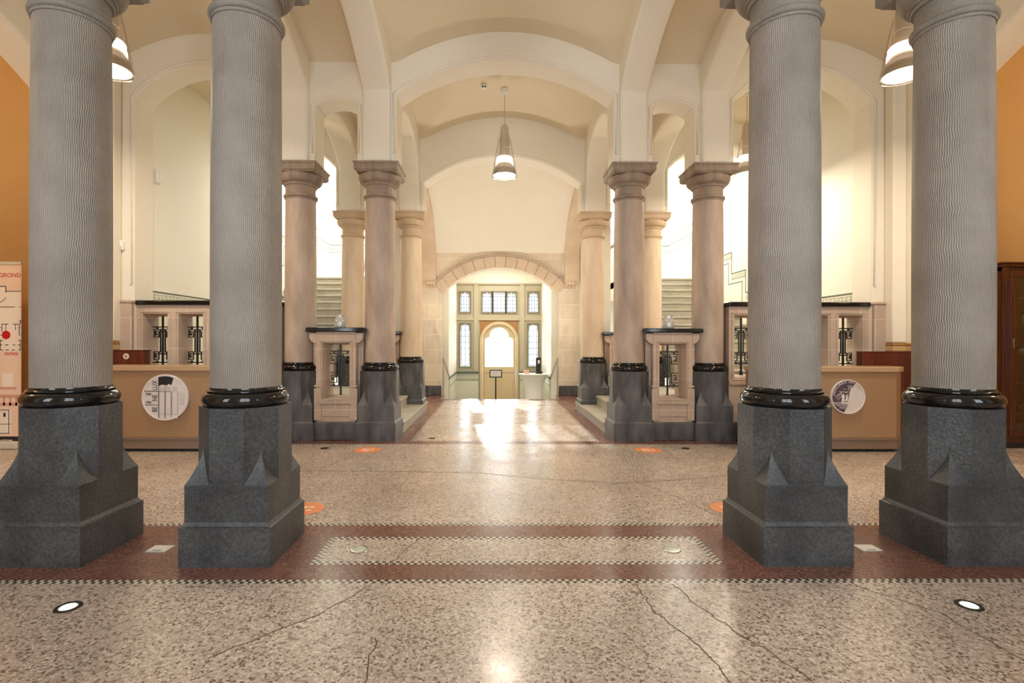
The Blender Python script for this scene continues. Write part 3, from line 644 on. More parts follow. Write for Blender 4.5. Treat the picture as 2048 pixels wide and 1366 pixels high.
# ================================================================== STAIR HALLS
def stairwell(s):
    sd = SIDE[s]
    X = lambda a: s * a
    # side wall with a window hole (plane x), y runs along
    mb = MB(); hx = [(14.3, 15.9, 5.0, 6.7)]
    tmp = MB(); hole_wall(tmp, 8.05, 17.0, 0.0, 7.6, hx, 0, 0.2)
    for v, f in ((tmp.v, tmp.f),): mb.add([(X(5.6 + p[1]), p[0], p[2]) for p in v], f)
    struct('wall_stair_%s' % sd, mb, M['stairwall'])
    mb = MB(); hole_wall(mb, 1.7, 5.8, 0.0, 7.6, [(3.3, 5.2, 5.2, 6.9)], 0, 0.2)
    mb2 = MB(); mb2.add([(X(p[0]), 16.9 + p[1], p[2]) for p in mb.v], mb.f)
    struct('wall_stair_back_%s' % sd, mb2, M['stairwall'])
    struct('ceiling_stair_%s' % sd, MB().box(X(2.2), X(5.9), 11.0, 17.1, 7.6, 7.8), M['stairwall'])
    # made-up ceiling laylight, a glowing fill added to brighten the stair hall
    m = MB(); lx0, lx1, ly0, ly1 = 2.7, 5.3, 11.4, 16.4
    for k in range(5): x = lx0 + (lx1 - lx0) * k / 4; m.box(X(x - .03), X(x + .03), ly0, ly1, 7.52, 7.60)
    for k in range(7): y = ly0 + (ly1 - ly0) * k / 6; m.box(X(lx0), X(lx1), y - .03, y + .03, 7.52, 7.60)
    o = struct('window_%d' % (15 if s < 0 else 16), m, M['screen'])
    MB().box(X(lx0), X(lx1), ly0, ly1, 7.57, 7.58).build('glass_pane', M['fill_pane'], o)
    # windows
    for nm, kind in (('window_%d' % (8 if s < 0 else 9), 'side'), ('window_%d' % (10 if s < 0 else 11), 'back')):
        m = MB(); g = MB(); l = MB()
        a0, a1, z0, z1 = (14.3, 15.9, 5.0, 6.7) if kind == 'side' else (3.3, 5.2, 5.2, 6.9)
        T = (lambda a, dpt, z: (X(5.6 + dpt), a, z)) if kind == 'side' else (lambda a, dpt, z: (X(a), 16.9 + dpt, z))
        def bx(q, b0, b1, d0, d1, c0, c1):
            t = MB().box(b0, b1, d0, d1, c0, c1); q.add([T(*p) for p in t.v], t.f)
        t = MB(); frame(t, a0, a1, z0, z1, 0.07, 0.06, 0.14); m.add([T(*p) for p in t.v], t.f)
        bx(m, (a0 + a1) / 2 - .035, (a0 + a1) / 2 + .035, .06, .14, z0, z1)
        bx(m, a0 - .08, a1 + .08, -.03, .02, z0 - .07, z0)
        o = struct(nm, m, M['screen'])
        bx(g, a0, a1, .10, .104, z0, z1); g.build('glass_pane', M['daypane'], o)
        for k in range(1, 6): z = z0 + (z1 - z0) * k / 6; bx(l, a0, a1, .094, .099, z - .008, z + .008)
        for k in (1, 3): a = a0 + (a1 - a0) * k / 4; bx(l, a - .006, a + .006, .094, .099, z0, z1)
        l.build('leading', M['lead'], o)
    # frieze stencilled along the wall, stepping up with the stairs
    lv = [(8.13, 10.93, 2.29), (10.93, 11.62, 2.64), (11.62, 12.31, 3.16), (12.31, 13.0, 3.68), (13.0, 13.69, 4.2), (13.69, 16.9, 4.69)]
    fr = MB(); xw = 5.6; e = 0.006
    def ln(y0, y1, z0, z1, m=0): fr.box(X(xw - e), X(xw + 0.01), y0, y1, z0, z1, m)
    for i, (y0, y1, z) in enumerate(lv):
        ln(y0 + (0 if i == 0 else -.0), y1, z - .022, z, 0); ln(y0, y1, z - .155, z - .145, 0)
        ln(y0 + (.17 if i else 0), y1 + (.17 if i < 5 else 0), z - .26, z - .245, 0)
        yy = y0 + 0.03
        while yy < y1 - 0.07:
            ln(yy, yy + .075, z - .06, z - .05, 1); ln(yy, yy + .01, z - .125, z - .05, 1); ln(yy, yy + .05, z - .125, z - .115, 1); ln(yy + .04, yy + .05, z - .125, z - .085, 1); yy += 0.098
        if i:
            zp = lv[i - 1][2]; ln(y0 - .012, y0 + .01, zp - .022, z, 0); ln(y0 + .155, y0 + .17, zp - .26, z - .245, 0)
    bk = MB()
    fr.box(X(2.4), X(5.6), 16.894, 16.91, 4.668, 4.69, 0); fr.box(X(2.4), X(5.6), 16.894, 16.91, 4.535, 4.545, 0); fr.box(X(2.4), X(5.6), 16.894, 16.91, 4.43, 4.445, 0)
    struct('trim_frieze_%s' % sd, fr, [M['greenline'], M['greenpale']])
    # low steps from the hall up to the landing
    t = thing('stone_steps', 'three grey stone steps rising from the walkway to the %s stair landing' % sd, 'steps', (X(2.0), 9.36, 0), 'low steps beside the walkway')
    ox, oy = X(2.0), 9.36
    def stp(nm, x0, x1, y0, y1, z0, z1):
        MB().box(X(x0) - ox, X(x1) - ox, y0 - oy, y1 - oy, z0, z1 - 0.045).box(X(x0 - .02) - ox, X(x1) - ox, y0 - oy, y1 - oy, z1 - 0.045, z1).build(nm, M['step'], t, bevel=0.008)
    stp('step', 1.63, 1.96, 8.22, 11.13, 0, 0.19); stp('step', 1.96, 2.29, 8.22, 10.5, 0, 0.38)
    MB().box(X(1.96) - ox, X(2.2) - ox, 10.5 - oy, 11.13 - oy, 0, 0.19).build('step_end', M['step'], t)
    MB().box(X(2.29) - ox, X(5.58) - ox, 8.22 - oy, 9.55 - oy, 0, 0.57).box(X(2.29) - ox, X(3.45) - ox, 9.55 - oy, 10.5 - oy, 0, 0.57).box(X(2.92) - ox, X(3.45) - ox, 10.5 - oy, 11.13 - oy, 0, 0.565).build('landing', M['step'], t, bevel=0.008)
    # main flight
    t = thing('stone_staircase', 'wide pale stone staircase climbing behind the %s columns' % sd, 'staircase', (X(4.5), 9.55, 0.0), 'main stair flights')
    ox, oy = X(4.5), 9.55
    for k in range(14):
        y0 = 9.55 + 0.33 * k; z1 = 0.57 + 0.19 * (k + 1)
        MB().box(X(3.47) - ox, X(5.59) - ox, y0 - oy, y0 + 0.36 - oy, max(0, z1 - 0.6), z1 - 0.05).box(X(3.47) - ox, X(5.59) - ox, y0 - 0.03 - oy, y0 + 0.33 - oy, z1 - 0.05, z1).build('step', M['step'], t, bevel=0.012)
    MB().box(X(3.3) - ox, X(5.59) - ox, 14.17 - oy, 16.89 - oy, 3.05, 3.23).build('landing', M['step'], t)
    bal = [(9.6, 0.0), (14.17, 2.6), (14.17, 3.0), (16.88, 3.0), (16.88, 4.26), (14.1, 4.26), (11.15, 2.5), (11.15, 0.6)]
    bal = [(11.15, 0.57), (14.17, 2.75), (16.88, 2.75), (16.88, 4.26), (14.0, 4.26), (11.15, 2.3)]
    MB().prism([(a - oy, b) for a, b in bal], 'x', X(3.30) - ox, X(3.46) - ox).build('stair_parapet', M['sand_pale'], t)
    cp = [(11.12, 2.3), (14.0, 4.26), (16.88, 4.26), (16.88, 4.33), (13.98, 4.33), (11.12, 2.37)]
    MB().prism([(a - oy, b) for a, b in cp], 'x', X(3.25) - ox, X(3.50) - ox).build('coping', M['black'], t)
    mb = MB()
    for k in range(3): mb.box(X(3.16 + .05 * k) - ox, X(3.30) - ox, 15.2 - oy, 15.75 - oy, 2.75 + 0.14 * (2 - k), 2.89 + 0.14 * (2 - k))
    mb.build('corbel', M['sand_pale'], t, bevel=0.03)
for s in (-1, 1): stairwell(s)

# ---------------------------------------------- greek key iron grille
def grille(mb, cx, y, z0, z1, hw, k1, k2, kh):
    r = 0.009
    B = lambda x0, x1, a, b: mb.box(cx + min(x0, x1), cx + max(x0, x1), y - r, y + r, a, b)
    mb.box(cx - .012, cx + .012, y - .012, y + .012, z0 + .03, z1); mb.box(cx - .02, cx + .02, y - .02, y + .02, z0, z0 + .05)
    for sx in (-.036, .036): B(sx - .007, sx + .007, k2 - .02, k1 - .02)
    B(-hw, hw, k1, k1 + .016); B(-hw, hw, k2 - kh - .05, k2 - kh - .034)
    for zz in (k1 - kh * .42, k2 - kh * .3):
        mb.box(cx - .052, cx + .052, y - .015, y + .015, zz - .010, zz + .010)
    for sg in (-1, 1):
        mb.box(cx + sg * (hw * .55) - .012, cx + sg * (hw * .55) + .012, y - .013, y + .013, k1 - .024, k1)
        mb.box(cx + sg * (hw * .55) - .012, cx + sg * (hw * .55) + .012, y - .013, y + .013, k2 - kh - .036, k2 - kh - .012)
        i, o = .055, hw - .012; w = o - i
        for zt, flip in ((k1 - .026, 1), (k2, -1)):
            zb = zt - kh
            Zt, Zb = (zt, zb)
            B(sg * i, sg * o, Zt - .012, Zt); B(sg * o, sg * (o - .012), Zb, Zt); B(sg * i, sg * o, Zb, Zb + .012)
            B(sg * i, sg * (i + .012), Zb if flip > 0 else Zb, Zb + kh * .72 if flip > 0 else Zt)
            B(sg * (i + w * .28), sg * (i + w * .72), Zb + kh * .70, Zb + kh * .70 + .012)
            B(sg * (i + w * .72), sg * (i + w * .72 - .012), Zb + kh * .28, Zb + kh * .70)
            B(sg * (i + w * .45), sg * (i + w * .72), Zb + kh * .28, Zb + kh * .28 + .012)
            B(sg * (i + w * .45), sg * (i + w * .45 + .012), Zb + kh * .28, Zb + kh * .5)
    return mb

def splay_panel(mb, x0, x1, z0, z1, f, b, y0, y1, m=0):
    """slab with a splayed rectangular opening: f = front opening, b = back opening (x0,x1,z0,z1)"""
    def rect(q, y): return [(q[0], y, q[2]), (q[1], y, q[2]), (q[1], y, q[3]), (q[0], y, q[3])]
    o = (x0, x1, z0, z1); ym = (y0 + y1) / 2
    vs = rect(o, y0) + rect(f, y0) + rect(b, ym) + rect(b, y1) + rect(o, y1); fs = []
    for k in range(4):
        j = (k + 1) % 4
        for a in range(4): fs.append((a * 4 + k, a * 4 + j, a * 4 + 4 + j, a * 4 + 4 + k))
        fs.append((16 + k, 16 + j, j, k))
    mb.add(vs, fs, m)

def between_parapet(s, yc, label, zf=0.0, opening=True, group=None):
    """parapet between an inner and an outer column"""
    cx = s * 2.55
    t = thing('stone_parapet', label, 'parapet', (cx, yc, zf), group)
    y0 = -0.22; y1 = 0.18
    mb = MB(); hw = 0.30
    off = 0.03 * -s
    fo = (-0.205, 0.205, 0.62, 1.465); bo = (-0.165, 0.165, 0.66, 1.44)
    splay_panel(mb, -hw, hw, 0.27, 1.60, fo, bo, y0, y1)
    frame(mb, -0.245, 0.245, 0.60, 1.505, 0.022, y0 - 0.012, y0 + .01)
    mb.box(-0.34, 0.34, -0.10, 0.08, 0.27, 1.60)if not opening else None
    for sg in (-1, 1):                                         # strips to the columns and hollow shoulders
        mb.box(sg * hw, sg * 0.385, -0.09, 0.10, 0.27, 1.60)
        pts = [(sg * (hw + 0.105 * sin(radians(90 * k / 8))), 1.46 + 0.105 * (1 - cos(radians(90 * k / 8)))) for k in range(9)]
        mb.prism(pts + [(sg * 0.405, 1.62), (sg * hw, 1.62)], 'y', y0, y0 + 0.13)
    mb.box(-0.30, 0.30, y0, y1, 1.60, 1.636)
    mb.box(-0.25, 0.25, y0 - 0.03, y0 + 0.05, 0.545, 0.60)      # sill
    mb.box(-0.21, 0.21, y0 - 0.012, y0 + 0.05, 0.36, 0.545)     # tablet
    mb.box(-0.325, -0.215, y0 - 0.015, y1, 0.80, 0.83); mb.box(0.215, 0.325, y0 - 0.015, y1, 0.80, 0.83)
    mb.box(-0.325, -0.21, y0 - 0.02, y1, 0.30, 0.78); mb.box(0.21, 0.325, y0 - 0.02, y1, 0.30, 0.78)
    body = mb.build('body', M['sandstone'], t, bevel=0.008, loc=(0, 0, -zf))
    MB().box(-0.33, 0.33, y0 - 0.025, y1, zf, 0.27).build('base', M['bluestone_mid'], t, bevel=0.012, loc=(0, 0, -zf))
    # black coping cut round the shafts
    poly = []; ys = [-0.255 + 0.48 * k / 12 for k in range(13)]
    edge = lambda y: 0.615 - (sqrt(max(0, 0.24 ** 2 - y * y)))
    R_ = [(min(edge(y), 0.45), y) for y in ys]; L_ = [(-x, y) for x, y in R_]
    MB().prism(R_ + L_[::-1], 'z', 1.636, 1.70).build('coping', M['black'], t, bevel=0.012, loc=(0, 0, -zf))
    if opening:
        g = MB(); grille(g, 0, 0.03, 0.62, 1.46, 0.19, 1.33, 1.01, 0.165)
        g.build('grille', M['iron'], t, loc=(0, 0, -zf))
    return t
for s in (-1, 1):
    between_parapet(s, YM, 'sandstone parapet with iron key grille, carrying the glass jar, %s of the walkway' % SIDE[s], 0, True, 'column parapets')
    between_parapet(s, YB, 'pale parapet with black coping between the two back columns on the %s side' % SIDE[s], 0.57, True, 'rear parapets')

def balustrade(s):
    t = thing('stone_balustrade', 'long sandstone balustrade with iron grilles and black coping behind the %s counter' % SIDE[s], 'balustrade', (s * 4.5, YM, 0), 'balustrades behind the counters')
    ox = s * 4.5; y0, y1 = -0.18, 0.14
    cs = [5.29, 4.757, 4.223, 3.69]; hw = 0.155; z0, z1 = 0.98, 1.875
    mb = MB()
    xs = sorted([s * c for c in cs])
    edges = [min(s * 3.42, s * 5.57)] + [(xs[i] + xs[i + 1]) / 2 for i in range(3)] + [max(s * 3.42, s * 5.57)]
    for i, c in enumerate(xs):
        f = (c - hw - .03 - ox, c + hw + .03 - ox, z0 - .03, z1 + .03); b = (c - hw - ox, c + hw - ox, z0, z1)
        splay_panel(mb, edges[i] - ox, edges[i + 1] - ox, 0.27, 2.035, f, b, y0, y1)
        frame(mb, c - hw - .075 - ox, c + hw + .075 - ox, z0 - .07, z1 + .07, 0.02, y0 - .012, y0 + .01)
    mb.box(s * 3.42 - ox, s * 5.57 - ox, y0 - 0.025, y0, 0.84, 0.90)
    mb.build('body', M['sandstone'], t, bevel=0.006)
    MB().box(s * 3.45 - ox, s * 5.57 - ox, y0 - 0.03, y1, 0, 0.27).build('base', M['bluestone_mid'], t, bevel=0.01)
    MB().box(s * 3.40 - ox, s * 5.57 - ox, y0 - 0.05, y1 + 0.06, 2.035, 2.105).build('coping', M['black'], t, bevel=0.02, seg=3)
    for c in xs:
        g = MB(); grille(g, c - ox, 0.0, z0, z1, 0.15, 1.70, 1.33, 0.13); g.build('grille', M['iron'], t)
for s in (-1, 1): balustrade(s)

# ================================================================== LAMPS
def pendant(x, y, ztop, label):
    t = thing('pendant_lamp', label, 'lamp', (x, y, 4.52), 'bell pendant lamps')
    t.scale = (1.1, 1.1, 1.1); ztop = (ztop - 4.53) / 1.1 + 4.53
    z = lambda v: v - 4.53
    MB().lathe([(0.015, z(ztop - .09)), (0.05, z(ztop - .06)), (0.06, z(ztop - .02)), (0.06, z(ztop + .01))], 24).build('ceiling_rose', M['white'], t)
    MB().tube([(0, 0, z(5.42)), (0, 0, z(ztop - .08))], 0.006, 8).build('cord', M['steel'], t)
    MB().lathe([(0.02, z(5.43)), (0.045, z(5.41)), (0.07, z(5.36)), (0.078, z(5.20)), (0.078, z(5.02)), (0.074, z(5.015)), (0.074, z(5.0)), (0.078, z(4.995)), (0.078, z(4.86))], 32).build('lamp_body', M['lampmetal'], t)
    MB().lathe([(0.08, z(4.875)), (0.125, z(4.868)), (0.142, z(4.845)), (0.142, z(4.76)), (0.13, z(4.755))], 40).build('light_collar', M['lamp_neck'], t)
    n = 8
    pr = [(0.13, z(4.755))] + [(0.135 + 0.055 * sin(radians(90 * k / n)), z(4.74) - 0.14 * (k / n)) for k in range(n + 1)] + [(0.205, z(4.585)), (0.205, z(4.565)), (0.19, z(4.562))]
    MB().lathe(pr, 48, caps=False).build('shade', M['lampmetal'], t)
    MB().lathe([(0.01, z(4.548)), (0.10, z(4.550)), (0.165, z(4.558)), (0.188, z(4.575)), (0.188, z(4.59))], 40).build('diffuser', M['lamp_on'], t)
    MB().lathe([(0.09, z(5.22)), (0.125, z(5.05)), (0.17, z(4.80)), (0.205, z(4.60)), (0.212, z(4.545)), (0.205, z(4.535)), (0.196, z(4.545))], 48, caps=False).build('glass_cover', M['lampglass'], t)
    ld = bpy.data.lights.new('lamp_light', 'AREA'); ld.shape = 'DISK'; ld.size = 0.36; ld.energy = LAMP_W; ld.color = (1.0, 0.86, 0.68)
    lo = bpy.data.objects.new('lamp_light', ld); COL.objects.link(lo); lo.parent = t; lo.location = (0, 0, z(4.53))
    return t
LAMP_W = 60
pendant(0.02, 9.40, 6.16, 'glowing bell pendant hanging over the central walkway')
pendant(-4.52, 5.79, 6.12, 'glowing bell pendant beside the leftmost grey column')
pendant(4.53, 5.79, 6.12, 'glowing bell pendant beside the rightmost grey column')
pendant(4.46, 9.28, 6.10, 'small distant bell pendant in the right stair hall, left of the inner grey column')
# smoke detector on the vault
t = thing('smoke_detector', 'small round white detector on the vault left of the central pendant', 'detector', (-0.36, 9.2, 6.10))
MB().lathe([(0.02, -0.035), (0.045, -0.03), (0.06, -0.005), (0.06, 0.05)], 28).build('housing', M['white'], t)
m_ = MB()
for k in (-1, 1): m_.box(k * .022 - .012, k * .022 + .012, -.062, -.03, -.03, -.012)
m_.build('sensor_window', M['ink'], t)

# ================================================================== COUNTERS
def counter(s):
    xi, xo = 3.45, 5.32
    lab = {-1: 'bronze-coloured reception counter with the large coin plaque, left between grey columns', 1: 'bronze-coloured reception counter with the small ship coin plaque, right between grey columns'}[s]
    t = thing('reception_counter', lab, 'counter', (s * 4.3, 7.0, 0), 'reception counters')
    ox, oy = s * 4.3, 7.0
    def poly(g): return [(s * (xi - g) - ox, 6.87 - g - oy), (s * (xo + g * .4) - ox, 6.87 - g - oy), (s * (xo + 0.19 + g) - ox, 7.03 - g * .4 - oy), (s * (xo + 0.19 + g) - ox, 7.30 - oy), (s * (xi - g) - ox, 7.30 - oy)]
    MB().prism(poly(-0.01), 'z', 0.19, 1.09).build('front_panel', M['counter'], t, bevel=0.006)
    MB().prism(poly(0.008), 'z', 0.165, 0.19).prism(poly(-0.004), 'z', 0.04, 0.165).build('kick_board', M['kick'], t, bevel=0.004)
    MB().prism(poly(-0.06), 'z', 0.0, 0.04).build('plinth', M['dark'], t)
    MB().prism(poly(0.02), 'z', 1.09, 1.155).build('worktop', M['counter_top'], t, bevel=0.006)
    return t
for s in (-1, 1): counter(s)
for s in (-1, 1):
    lab = {-1: 'reddish mahogany upstand with round emblem standing behind the left counter', 1: 'reddish mahogany panel standing behind the right counter against the tiled wall'}[s]
    t = thing('mahogany_panel', lab, 'panel', (s * 5.55, 7.4, 0), 'mahogany panels')
    MB().box(s * 5.18 - s * 5.55, s * 5.92 - s * 5.55, -0.075, 0.06, 0, 1.345).build('board', M['mahog'], t, bevel=0.004)
    MB().box(s * 5.17 - s * 5.55, s * 5.92 - s * 5.55, -0.08, 0.065, 1.345, 1.36).build('top_edge', M['mahog'], t)
    if s < 0:
        e = MB()
        for i in range(1): e.lathe([(0.0, 0), (0.038, 0.0), (0.042, 0.004), (0.042, 0.01)], 32)
        e2 = MB(); e2.add([(p[0], -p[2], p[1]) for p in e.v], e.f)
        o = e2.build('emblem', M['coin'], t, loc=(0.12, -0.073, 1.27)); o['label'] = 'small round silver emblem'
        e3 = MB(); e3.lathe([(0.0, 0), (0.02, 0.0), (0.024, 0.004)], 20); e4 = MB(); e4.add([(p[0] * .7, -p[2], p[1]) for p in e3.v], e3.f)
        e4.build('emblem_shield', M['spandrel'], t, loc=(0.12, -0.084, 1.27))

# ---- coins on the counter fronts
def disc_y(mb, r, y0, y1, n=64, m=0): mb.prism([(r * cos(2 * pi * k / n), r * sin(2 * pi * k / n)) for k in range(n)], 'y', y0, y1, m)
def ringband(mb, r0, r1, y0, y1, n=72, m=0):
    a = [2 * pi * k / n for k in range(n)]
    vs = [(r * cos(q), y, r * sin(q)) for y in (y0, y1) for r in (r0, r1) for q in a]; fs = []
    for k in range(n):
        j = (k + 1) % n
        fs += [(k, j, n + j, n + k), (2 * n + k, 3 * n + k, 3 * n + j, 2 * n + j), (k, 2 * n + k, 2 * n + j, j), (n + k, n + j, 3 * n + j, 3 * n + k)]
    mb.add(vs, fs, m)
def coin_left():
    t = thing('coin_plaque', 'large silver commemorative coin with black lettering on the left counter front', 'coin plaque', (-4.565, 6.845, 0.735), 'coin plaques')
    mb = MB(); disc_y(mb, 0.308, -0.008, 0.03); mb.build('disc', M['coin'], t)
    mb = MB(); ringband(mb, 0.288, 0.310, -0.014, 0.02); mb.build('rim', M['coin'], t, bevel=0.003)
    u = 0.31 / 605.0
    X = lambda p: (p - 712) * u
    Z = lambda p: (703 - p) * u
    f = -0.0095
    mb = MB()
    B = lambda x0, x1, z0, z1: mb.box(X(x0), X(x1), f, -0.007, min(Z(z0), Z(z1)), max(Z(z0), Z(z1)))
    B(540, 555, 180, 1235); B(165, 550, 532, 548); B(190, 550, 892, 906); B(714, 722, 390, 1210); B(880, 888, 560, 1150)
    B(555, 880, 545, 553)
    # dark mirror-field reflection, printed black above the gables
    top = [(X(555) + (X(930) - X(555)) * k / 10, None) for k in range(11)]
    pl = [(x, sqrt(0.283 ** 2 - x * x)) for x, _ in top]
    bot = [(930, 215), (905, 300), (880, 375), (850, 370), (800, 345), (755, 420), (735, 360), (715, 385), (640, 365), (560, 400), (555, 400)]
    mb.prism(pl + [(X(a), Z(b)) for a, b in bot], 'y', f, -0.007)
    mb.build('black_print', M['ink'], t)
    rl = MB()
    def hs(x0, x1, zt, zm, zb): rl.prism([(X(x0), Z(zb)), (X(x1), Z(zb)), (X(x1), Z(zm)), (X((x0 + x1) / 2), Z(zt)), (X(x0), Z(zm))], 'y', -0.013, -0.007)
    hs(565, 710, 370, 410, 530); hs(735, 870, 355, 430, 530); hs(900, 1045, 380, 410, 530)
    for x0, x1 in ((590, 700), (745, 875), (905, 1040)):
        rl.box(X(x0), X(x1), -0.012, -0.007, Z(1250), Z(600))
    for cx, cz in ((640, 1050), (810, 1040), (975, 985)):
        n = 16
        for r0, r1 in ((30, 42), (60, 72)):
            a = [2 * pi * k / n for k in range(n)]
            vs = [(X(cx + r * cos(q)), y, Z(cz + r * sin(q))) for y in (-0.016, -0.007) for r in (r0, r1) for q in a]; fs = []
            for k in range(n):
                j = (k + 1) % n; fs += [(k, j, n + j, n + k), (k, 2 * n + k, 2 * n + j, j), (n + k, n + j, 3 * n + j, 3 * n + k)]
            rl.add(vs, fs)
    rl.build('relief', M['coin'], t)
    gl_ = MB()
    for x0, x1 in ((565, 710), (735, 870), (900, 1045)):
        for zz in (425, 460, 495): gl_.box(X(x0 + 12), X(x1 - 12), -0.0136, -0.012, Z(zz + 5), Z(zz))
        for xx in (x0 + 35, (x0 + x1) / 2, x1 - 35): gl_.box(X(xx - 3), X(xx + 3), -0.0138, -0.012, Z(525), Z(430))
        gl_.box(X(x1 - 4), X(x1 + 6), -0.0126, -0.011, Z(1250), Z(560)); gl_.box(X(x0), X(x0 + 6), -0.0126, -0.011, Z(1250), Z(560))
        gl_.box(X(x0), X(x1), -0.0136, -0.011, Z(1150), Z(1142))
    gl_.build('relief_shading', M['coin_grey'], t)
    for body, cz in (('LUX', 385), ('NE', 715), ('BE', 1015)):
        text('lettering', body, 0.096, M['ink'], t, at(X(455), f, Z(cz), pi / 2), 0.0015, sx=0.72)
    for body, cz in (('1944', 618), ('1994', 838)):
        text('lettering', body, 0.056, M['ink'], t, at(X(280), f, Z(cz)), 0.0015, sx=0.72)
    text('value', '250', 0.085, M['plate'], t, at(X(1155), -0.011, Z(675), -pi / 2), 0.003); text('unit', 'F', 0.085, M['plate'], t, at(X(1155), -0.011, Z(860), -pi / 2), 0.003)
coin_left()
def coin_right():
    t = thing('coin_plaque', 'smaller silver coin with a sailing ship on the right counter front', 'coin plaque', (4.625, 6.845, 0.755), 'coin plaques')
    R_ = 0.232
    mb = MB(); disc_y(mb, R_ - .002, -0.008, 0.03); mb.build('disc', M['coin'], t)
    mb = MB(); ringband(mb, R_ - .012, R_, -0.014, 0.02); mb.build('rim', M['coin'], t, bevel=0.002)
    u = R_ / 500.0; X = lambda p: (p - 745) * u; Z = lambda p: (695 - p) * u
    # dark mirror field on the left half
    pts = [((R_ - .014) * cos(a), (R_ - .014) * sin(a)) for a in [radians(60 + 195 * k / 40) for k in range(41)]]
    dk = MB(); dk.prism(pts + [(X(720), Z(960)), (X(780), Z(600)), (X(830), Z(440))], 'y', -0.0095, -0.007); dk.build('mirror_field', M['coin_dk'], t)
    rl = MB(); f = -0.013
    def bar(x0, z0, x1, z1, w=9): rl.tube([(X(x0), f + .002, Z(z0)), (X(x1), f + .002, Z(z1))], w * u * .5, 6)
    for a in ((370, 690, 545, 555), (395, 750, 560, 570), (440, 790, 570, 640), (480, 530, 790, 590), (545, 545, 700, 560), (600, 480, 690, 470), (700, 550, 810, 480), (545, 600, 575, 850), (740, 620, 725, 830), (640, 650, 610, 800), (690, 640, 660, 800)): bar(*a)
    for k, (a, b) in enumerate(((300, 860), (330, 890), (370, 925), (420, 960))):
        for q in range(5): bar(a + 90 * q, b + (8 if q % 2 else -6), a + 90 * q + 80, b + (-6 if q % 2 else 8), 12)
    for (x0, x1, zt, zb) in ((545, 640, 600, 860), (655, 735, 620, 840), (760, 880, 560, 840)):
        rl.prism([(X(x0), Z(zb)), (X(x1), Z(zb - 40)), (X(x1 - 20), Z(zt)), (X(x0 + 25), Z(zt + 30))], 'y', -0.0115, -0.007)
    rl.prism([(X(540), Z(850)), (X(900), Z(840)), (X(880), Z(900)), (X(580), Z(900))], 'y', -0.014, -0.007)
    rl.build('ship_relief', M['coin'], t)
    gd = MB()
    for a in ((985, 480, 915, 600), (1020, 510, 960, 720), (905, 830, 960, 740), (1000, 800, 1040, 760)): gd.tube([(X(a[0]), -0.009, Z(a[1])), (X(a[2]), -0.009, Z(a[3]))], .002, 6)
    gd.build('rigging_lines', M['plate'], t)
    text('value', '25', 0.062, M['coin'], t, at(X(790), -0.012, Z(415)), 0.002); text('unit', 'G', 0.045, M['plate'], t, at(X(905), -0.012, Z(405)), 0.002)
    word = 'NEDERLANDSE ANTILLEN'
    for k, ch in enumerate(word):
        if ch == ' ': continue
        a = radians(172 - 7.2 * k); rr = R_ - 0.033
        text('lettering', ch, 0.038, M['coin'] if k < 12 else M['plate'], t, at(rr * cos(a), -0.012, rr * sin(a), a - pi / 2), 0.002)
    text('lettering', 'FORT', 0.036, M['coin'], t, at(X(580), -0.012, Z(1020)), 0.002)
coin_right()

# ================================================================== SMALL THINGS
# glass jars on the parapets
for s in (-1, 1):
    t = thing('glass_jar', 'clear glass jar on the black coping %s of the walkway' % SIDE[s], 'jar', (s * 2.54, 7.86, 1.701), 'jars on the parapets')
    MB().lathe([(0.07, 0.0), (0.085, 0.006), (0.09, 0.03), (0.09, 0.10), (0.078, 0.14), (0.064, 0.158), (0.064, 0.185), (0.070, 0.192), (0.070, 0.198), (0.062, 0.198), (0.060, 0.155), (0.082, 0.10), (0.082, 0.02), (0.06, 0.012)], 40).build('jar_body', M['jar'], t)
    MB().lathe([(0.03, 0.014), (0.032, 0.016), (0.032, 0.06), (0.028, 0.063)], 24).build('tealight', M['white'], t)
# recessed floor lights
def spot(x, y, lit, label, r=0.066):
    t = thing('floor_spotlight', label, 'floor light', (x, y, 0.0), 'recessed floor lights')
    MB().lathe([(r * 0.72, 0.001), (r * 0.74, 0.006), (r * 0.95, 0.005), (r, 0.001)], 36, caps=False).build('bezel', M['dark'] if lit else M['steel'], t)
    MB().lathe([(r * 0.02, 0.0045), (r * (0.62 if lit == 1 else 0.73), 0.004)], 36, caps=True).build('lens', [M['spot_dim'], M['spot_on'], M['dark']][lit], t)
for s in (-1, 1):
    d = SIDE[s]
    spot(s * 2.54, 2.865, 1, 'glowing recessed floor light nearest the camera, in front of the %s pair of grey columns' % d)
    spot(s * 1.12, 3.65, 0, 'pale recessed floor light at the %s end of the mosaic bordered panel' % d)
    spot(s * 2.52, 7.10, 2, 'dark recessed floor light in front of the %s parapet' % d, 0.06)
    spot(s * 1.12, 7.84, 2 if s < 0 else 0, 'recessed floor light in the %s front corner of the walkway' % d, 0.055)
# floor cover plates
for s in (-1, 1):
    t = thing('floor_box', 'pale square floor socket cover between the %s pair of grey columns' % SIDE[s], 'floor box', (s * 2.55, 3.665, 0.0), 'floor socket covers')
    MB().box(-0.075, 0.075, -0.06, 0.06, 0.0005, 0.004).build('cover_frame', M['steel'], t)
    MB().box(-0.069, 0.069, -0.054, 0.054, 0.004, 0.006).build('cover_plate', M['plate'], t)
    MB().box(-0.03, 0.03, -0.042, -0.034, 0.006, 0.0068).build('finger_slot', M['dark'], t)
